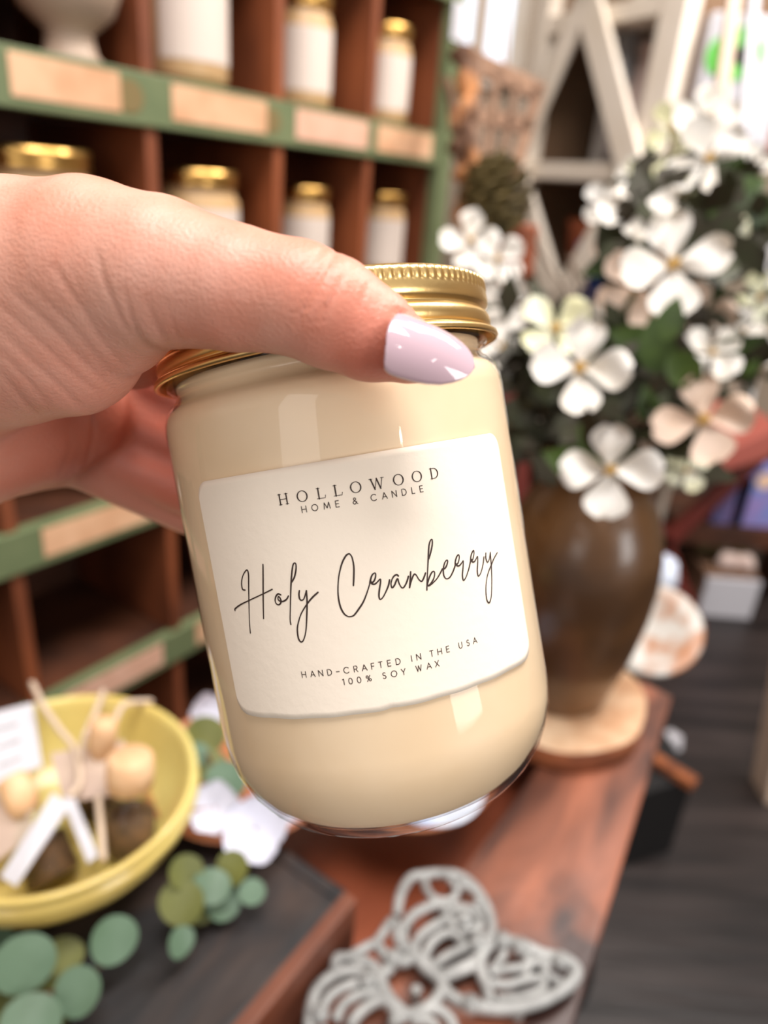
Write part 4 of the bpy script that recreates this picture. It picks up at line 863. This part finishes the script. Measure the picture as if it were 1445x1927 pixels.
for z_ in (zs1-2*dzs, zs1-dzs, zs1, zs2):
    if z_ > .05: cpb((.0, .003, z_-.045), (Lc, .398, z_), 'shelf_board', 'cream_paint')
for a_, b_, w_ in [((1108, -18), (962, 320), .06), ((1102, -22), (1190, 325), .078), ((965, 300), (1055, 600), .075), ((1205, 310), (1035, 600), .075)]:
    relp(MB().beam(onc(*a_, .012), onc(*b_, .012), w_, .02, nn=cn).build('brace', 'cream_paint', bevel=.003), cc_)
def oncab(px, pz, dep, name, prof, m, label, cat):
    p = onc(px, 300)+cb*dep; o = MB().lathe(prof, 32).build(name, m, None, True); o.location = (p[0], p[1], pz); return tag(o, label, cat)
oncab(1045, zs1+.001, .22, 'bottle', [(0, 0), (.07, 0), (.07, .22), (.03, .28), (.03, .34), (0, .34)], 'dark_glass', 'black bottle on the cream cabinet shelf behind the left brace', 'bottle')
oncab(1078, zs1+.001, .12, 'tall_tin', [(0, 0), (.04, 0), (.04, .36), (.0, .37)], 'grey_metal', 'tall silver grey tin standing on the cream cabinet shelf', 'tin')
oncab(1115, zs1+.001, .16, 'ceramic_jug', [(0, 0), (.06, 0), (.09, .06), (.085, .14), (.045, .2), (.04, .26), (.05, .3), (0, .3)], 'pink_ceramic', 'dusty pink rounded ceramic jug between the crossed braces', 'jug')
oncab(1140, zs1+.001, .07, 'ceramic_bowl', [(0, 0), (.03, 0), (.06, .04), (.065, .08), (0, .07)], 'tag_white', 'small white ceramic bowl in front of the pink jug', 'bowl')
oncab(1175, zs1+.001, .2, 'ceramic_pot', [(0, 0), (.05, 0), (.06, .1), (.055, .22), (0, .23)], 'ceramic_white', 'cream ceramic pot behind the right brace on the shelf', 'pot')
oncab(1060, zs1-dzs+.001, .2, 'flower_pot', [(0, 0), (.07, 0), (.1, .18), (.105, .22), (0, .21)], 'terracotta', 'terracotta pot on the lower shelf of the cream cabinet', 'pot')
bk = onc(1055, 500)+cb*.1; tag(MB().box((-.05, 0, 0), (.06, .03, .16), CA, np.array([bk[0], bk[1], zs1-dzs+.001])).build('notebook', 'blue_cover', bevel=.002), 'blue covered book on the lower cabinet shelf between braces', 'book')

# ------------------------------------------------------------------ right background
def cloth(x0, x1, ytop, ybot, Y, m, label, name='hanging_garment', cat='garment', skew=0):
    a_ = ony(x0, ytop, Y); b_ = ony(x1, ytop, Y); zb = ony((x0+x1)/2, ybot, Y)[2]; n = 26; vs = []; fs = []
    for i in range(n):
        t = i/(n-1); x = a_[0]*(1-t)+b_[0]*t
        for j, z in enumerate((a_[2], (a_[2]+zb)/2, zb)):
            for k, s_ in enumerate((0, .04)): vs.append((x+skew*j, Y+.03*math.sin(t*14+j*.5)+s_, z))
    for i in range(n-1):
        for j in range(2):
            for k in range(2): q = (i*3+j)*2+k; fs.append((q, q+6, q+8, q+2))
        for j in (0, 2): q = (i*3+j)*2; fs.append((q, q+6, q+7, q+1))
    for i in (0, n-1):
        for j in range(2): q = (i*3+j)*2; fs.append((q, q+2, q+3, q+1))
    o = MB().add(vs, fs).build(name, m, None, True); return tag(o, label, cat)
cloth(1262, 1345, 60, 205, 2.9, 'grey_fabric', 'olive grey cloth hanging right of the cream cabinet')
cloth(1315, 1345, -80, 120, 2.7, 'pink_fabric', 'narrow dusty pink cloth hanging at the top right')
cloth(1344, 1372, -80, 110, 2.75, 'brown_fabric', 'narrow dark brown cloth hanging beside the pink one')
cloth(1238, 1300, -100, 60, 3.0, 'brown_fabric', 'brown cloth hanging at the top between cabinet and olive cloth')
# green printed bag
gb = empty('gift_bag', tuple(ony(1390, 280, 2.0)), 'white paper bag with bright green leaf print hanging behind the poles', 'bag')
a_ = ony(1345, 20, 2.0); b_ = ony(1440, 290, 2.0)
relp(MB().box((a_[0], 2.0, b_[2]), (b_[0], 2.1, a_[2])).build('bag_body', 'tag_white', bevel=.005), gb)
for (x, y, r) in [(1400, 85, 26), (1352, 105, 24), (1385, 120, 22), (1420, 100, 16)]:
    c = ony(x, y, 1.998); rr = r/FPX*2; n = 14
    relp(MB().add([(c[0]+rr*math.cos(2*PI*k/n)*.8, 1.9975+.002*s_, c[2]+rr*math.sin(2*PI*k/n)*1.1) for s_ in (0, 1) for k in range(n)], [tuple(range(n)), tuple(range(n, 2*n))]+[(k, (k+1) % n, n+(k+1) % n, n+k) for k in range(n)]).build('leaf_print', 'green_print'), gb)
def pole(a_, b_, d, w, m, label):
    A_ = at(*a_, d); B_ = at(*b_, d); tag(MB().beam(A_, B_, w, w).build('wooden_pole', m, bevel=.002, org=B_), label, 'pole')
pole((1392, -90), (1345, 262), 1.0, .018, 'pale_wood', 'pale wooden pole rising through the topmost white blossoms')
pole((1425, -90), (1398, 250), 1.6, .020, 'tag_white', 'white pole at the top right behind the pale wooden one')
pole((1470, 380), (1395, 800), 1.3, .022, 'grey_metal', 'grey pole leaning at the right edge behind the bud')
a_ = ony(1400, 232, 2.5); b_ = ony(1500, 290, 2.5); tag(MB().box((a_[0], 2.5, b_[2]), (b_[0], 2.7, a_[2])).build('wooden_box', 'terracotta', bevel=.004), 'orange-brown wooden box at the right edge beside the bag', 'box')
# dark display unit behind lower right
a_ = ony(1275, 985, 2.3); b_ = ony(1560, 1045, 2.3)
sh_ = empty('low_shelf', (a_[0], 2.3, 0), 'dark brown low shelf at the right holding colourful packets', 'shelf')
relp(MB().box((a_[0], 2.3, b_[2]), (b_[0], 2.62, a_[2])).build('shelf_board', 'shelf_wood', bevel=.003), sh_)
for x in (b_[0]-.06, b_[0]-.4): relp(MB().box((x, 2.4, 0), (x+.04, 2.6, b_[2])).build('leg', 'shelf_wood'), sh_)
for (x0, x1, y0, y1, m, l_) in [(1362, 1400, 895, 975, 'purple_pack', 'purple packet left of the blue one on the dark shelf'), (1404, 1470, 875, 975, 'blue_pack', 'bright blue packet with pale round print at the right edge')]:
    p = ony(x0, y0, 2.32); q = ony(x1, y1, 2.32); pk = empty('packet', (p[0], 2.34, a_[2]+.001), l_, 'packet')
    relp(MB().box((p[0], 2.32, a_[2]+.001), (q[0], 2.38, p[2])).build('packet_body', m, bevel=.004), pk)
    if m == 'blue_pack':
        c = ony(1440, 905, 2.3195); n = 20; rr = .03
        relp(MB().add([(c[0]+rr*math.cos(2*PI*k/n), 2.3175+.002*s_, c[2]+rr*math.sin(2*PI*k/n)) for s_ in (0, 1) for k in range(n)], [tuple(range(n)), tuple(range(n, 2*n))]+[(k, (k+1) % n, n+(k+1) % n, n+k) for k in range(n)]).build('round_print', 'orange_dot'), pk)
# red wooden folding chair
rc = empty('folding_chair', tuple(onz(1300, 1200, 0)), 'red-brown wooden folding chair with crossed legs behind the vase', 'chair')
f0 = onz(1310, 1190, 0); 
def rbm(name, a_, b_, w, t, m='red_wood'): relp(MB().beam(a_, b_, w, t, nn=(0, 1, 0)).build(name, m, bevel=.003), rc)
Yr = f0[1]-.12
for dy in (0, .3):
    rbm('leg', ony(1445, 840, Yr+dy), ony(1240, 1030, Yr+dy), .05, .03); rbm('leg', ony(1235, 990, Yr+dy), ony(1312, 1185, Yr+dy), .05, .03)
s_a = ony(1300, 880, Yr-.1); s_b = ony(1470, 800, Yr-.1)
relp(MB().add([tuple(s_a), tuple(s_b), tuple(s_b+np.array([0, .4, 0])), tuple(s_a+np.array([0, .4, 0])), tuple(s_a-ZZ*.05), tuple(s_b-ZZ*.09), tuple(s_b+np.array([0, .4, -.05])), tuple(s_a+np.array([0, .4, -.05]))], [(0, 1, 2, 3), (4, 7, 6, 5), (0, 4, 5, 1), (1, 5, 6, 2), (2, 6, 7, 3), (3, 7, 4, 0)]).build('seat', 'red_seat', bevel=.004), rc)
# white crate on the floor
w0 = onz(1312, 1158, 0); w1 = onz(1412, 1168, 0)
cx_ = empty('planter_box', tuple(w0), 'white fronted wooden planter box on the dark floor at right', 'planter box')
wz = ony(1350, 1090, w0[1])[2]
mb = MB(); 
relp(slab('front_panel', [(w0[0], w0[1]), (w1[0], w0[1]), (w1[0], w0[1]+.02), (w0[0], w0[1]+.02)], 0.001, wz, 'tag_white'), cx_)
relp(slab('box_body', [(w0[0], w0[1]+.021), (w1[0], w0[1]+.021), (w1[0], w0[1]+.22), (w0[0], w0[1]+.22)], 0.001, wz+.01, 'brown_lattice'), cx_)
for k in range(9):
    p = np.array([random.uniform(w0[0]+.03, w1[0]-.03), random.uniform(w0[1]+.06, w0[1]+.18), wz+.04]); o = MB().lathe([(0, -.03), (.025, -.02), (.035, 0), (.02, .03), (0, .035)], 12, rf=lambda r, z, t: r*(1+.25*math.sin(3*t+k))).build('dried_pod', 'pink_ceramic' if k % 2 else 'cone_scale', None, True); o.location = p; tag(o, 'dried brown and grey seed pods heaped in the white fronted planter box', 'seed pod', 'dried pods in the planter box')
# pedestal with platter
pd = onz(1215, 1240, .70); 
pp = at(1222, 1190, 1.02)
ps = MB().lathe([(0, 0), (.12, 0), (.12, .02), (.02, .03), (.015, pp[2]-.13), (.05, pp[2]-.12), (.05, pp[2]-.112), (0, pp[2]-.112)], 32).build('plant_stand', 'black_paint', None, True); ps.location = (pp[0]-.05, pp[1]+.03, 0); tag(ps, 'slim black pedestal hidden behind the vase carrying the platter', 'stand')
nn = nrm(nrm(CAM-pp)*.8+ZZ*.5); x_ = nrm(np.cross([0, 0, 1], nn)); y_ = np.cross(nn, x_)
pt = empty('platter', tuple(pp), 'round white glazed platter with brown stains right of the vase', 'platter', rot=(x_, y_, nn))
MB().lathe([(0, 0), (.045, 0), (.065, .012), (.070, .016), (.067, .018), (.045, .006), (0, .005)], 48).build('platter_body', 'plate_glaze', pt, True)
p2 = at(1222, 1085, 1.10); o = MB().lathe([(0, -.03), (.025, -.028), (.042, 0), (.035, .03), (.015, .036), (0, .036)], 28).build('ornament', 'bluewhite', None, True); o.location = p2; tag(o, 'pale blue and white round ornament behind the platter', 'ornament')
tag(MB().lathe([(0, 0), (.03, 0), (.03, p2[2]-.031), (0, p2[2]-.031)], 16, org=(p2[0], p2[1], 0)).build('ornament_stand', 'black_paint'), 'black post carrying the blue and white ornament behind the vase', 'stand')
# pale leaning post lower right
pa = onz(1445, 1490, 0); tag(MB().beam(pa+np.array([-.13, 0, .9]), pa+ZZ*.002, .085, .05).build('wooden_post', 'pale_wood', bevel=.003), 'pale wooden post leaning at the lower right edge', 'post')
# crumpled paper on the floor
p = onz(1258, 1411, 0); o = MB().lathe([(0, -.028), (.02, -.022), (.030, 0), (.022, .02), (0, .026)], 14, rf=lambda r, z, t: r*(1+.18*math.sin(4*t+z*90))).build('paper_ball', 'tag_white', None); o.location = p+np.array([0, 0, .028]); tag(o, 'small crumpled white paper ball on the dark floor beyond the plank table', 'paper')
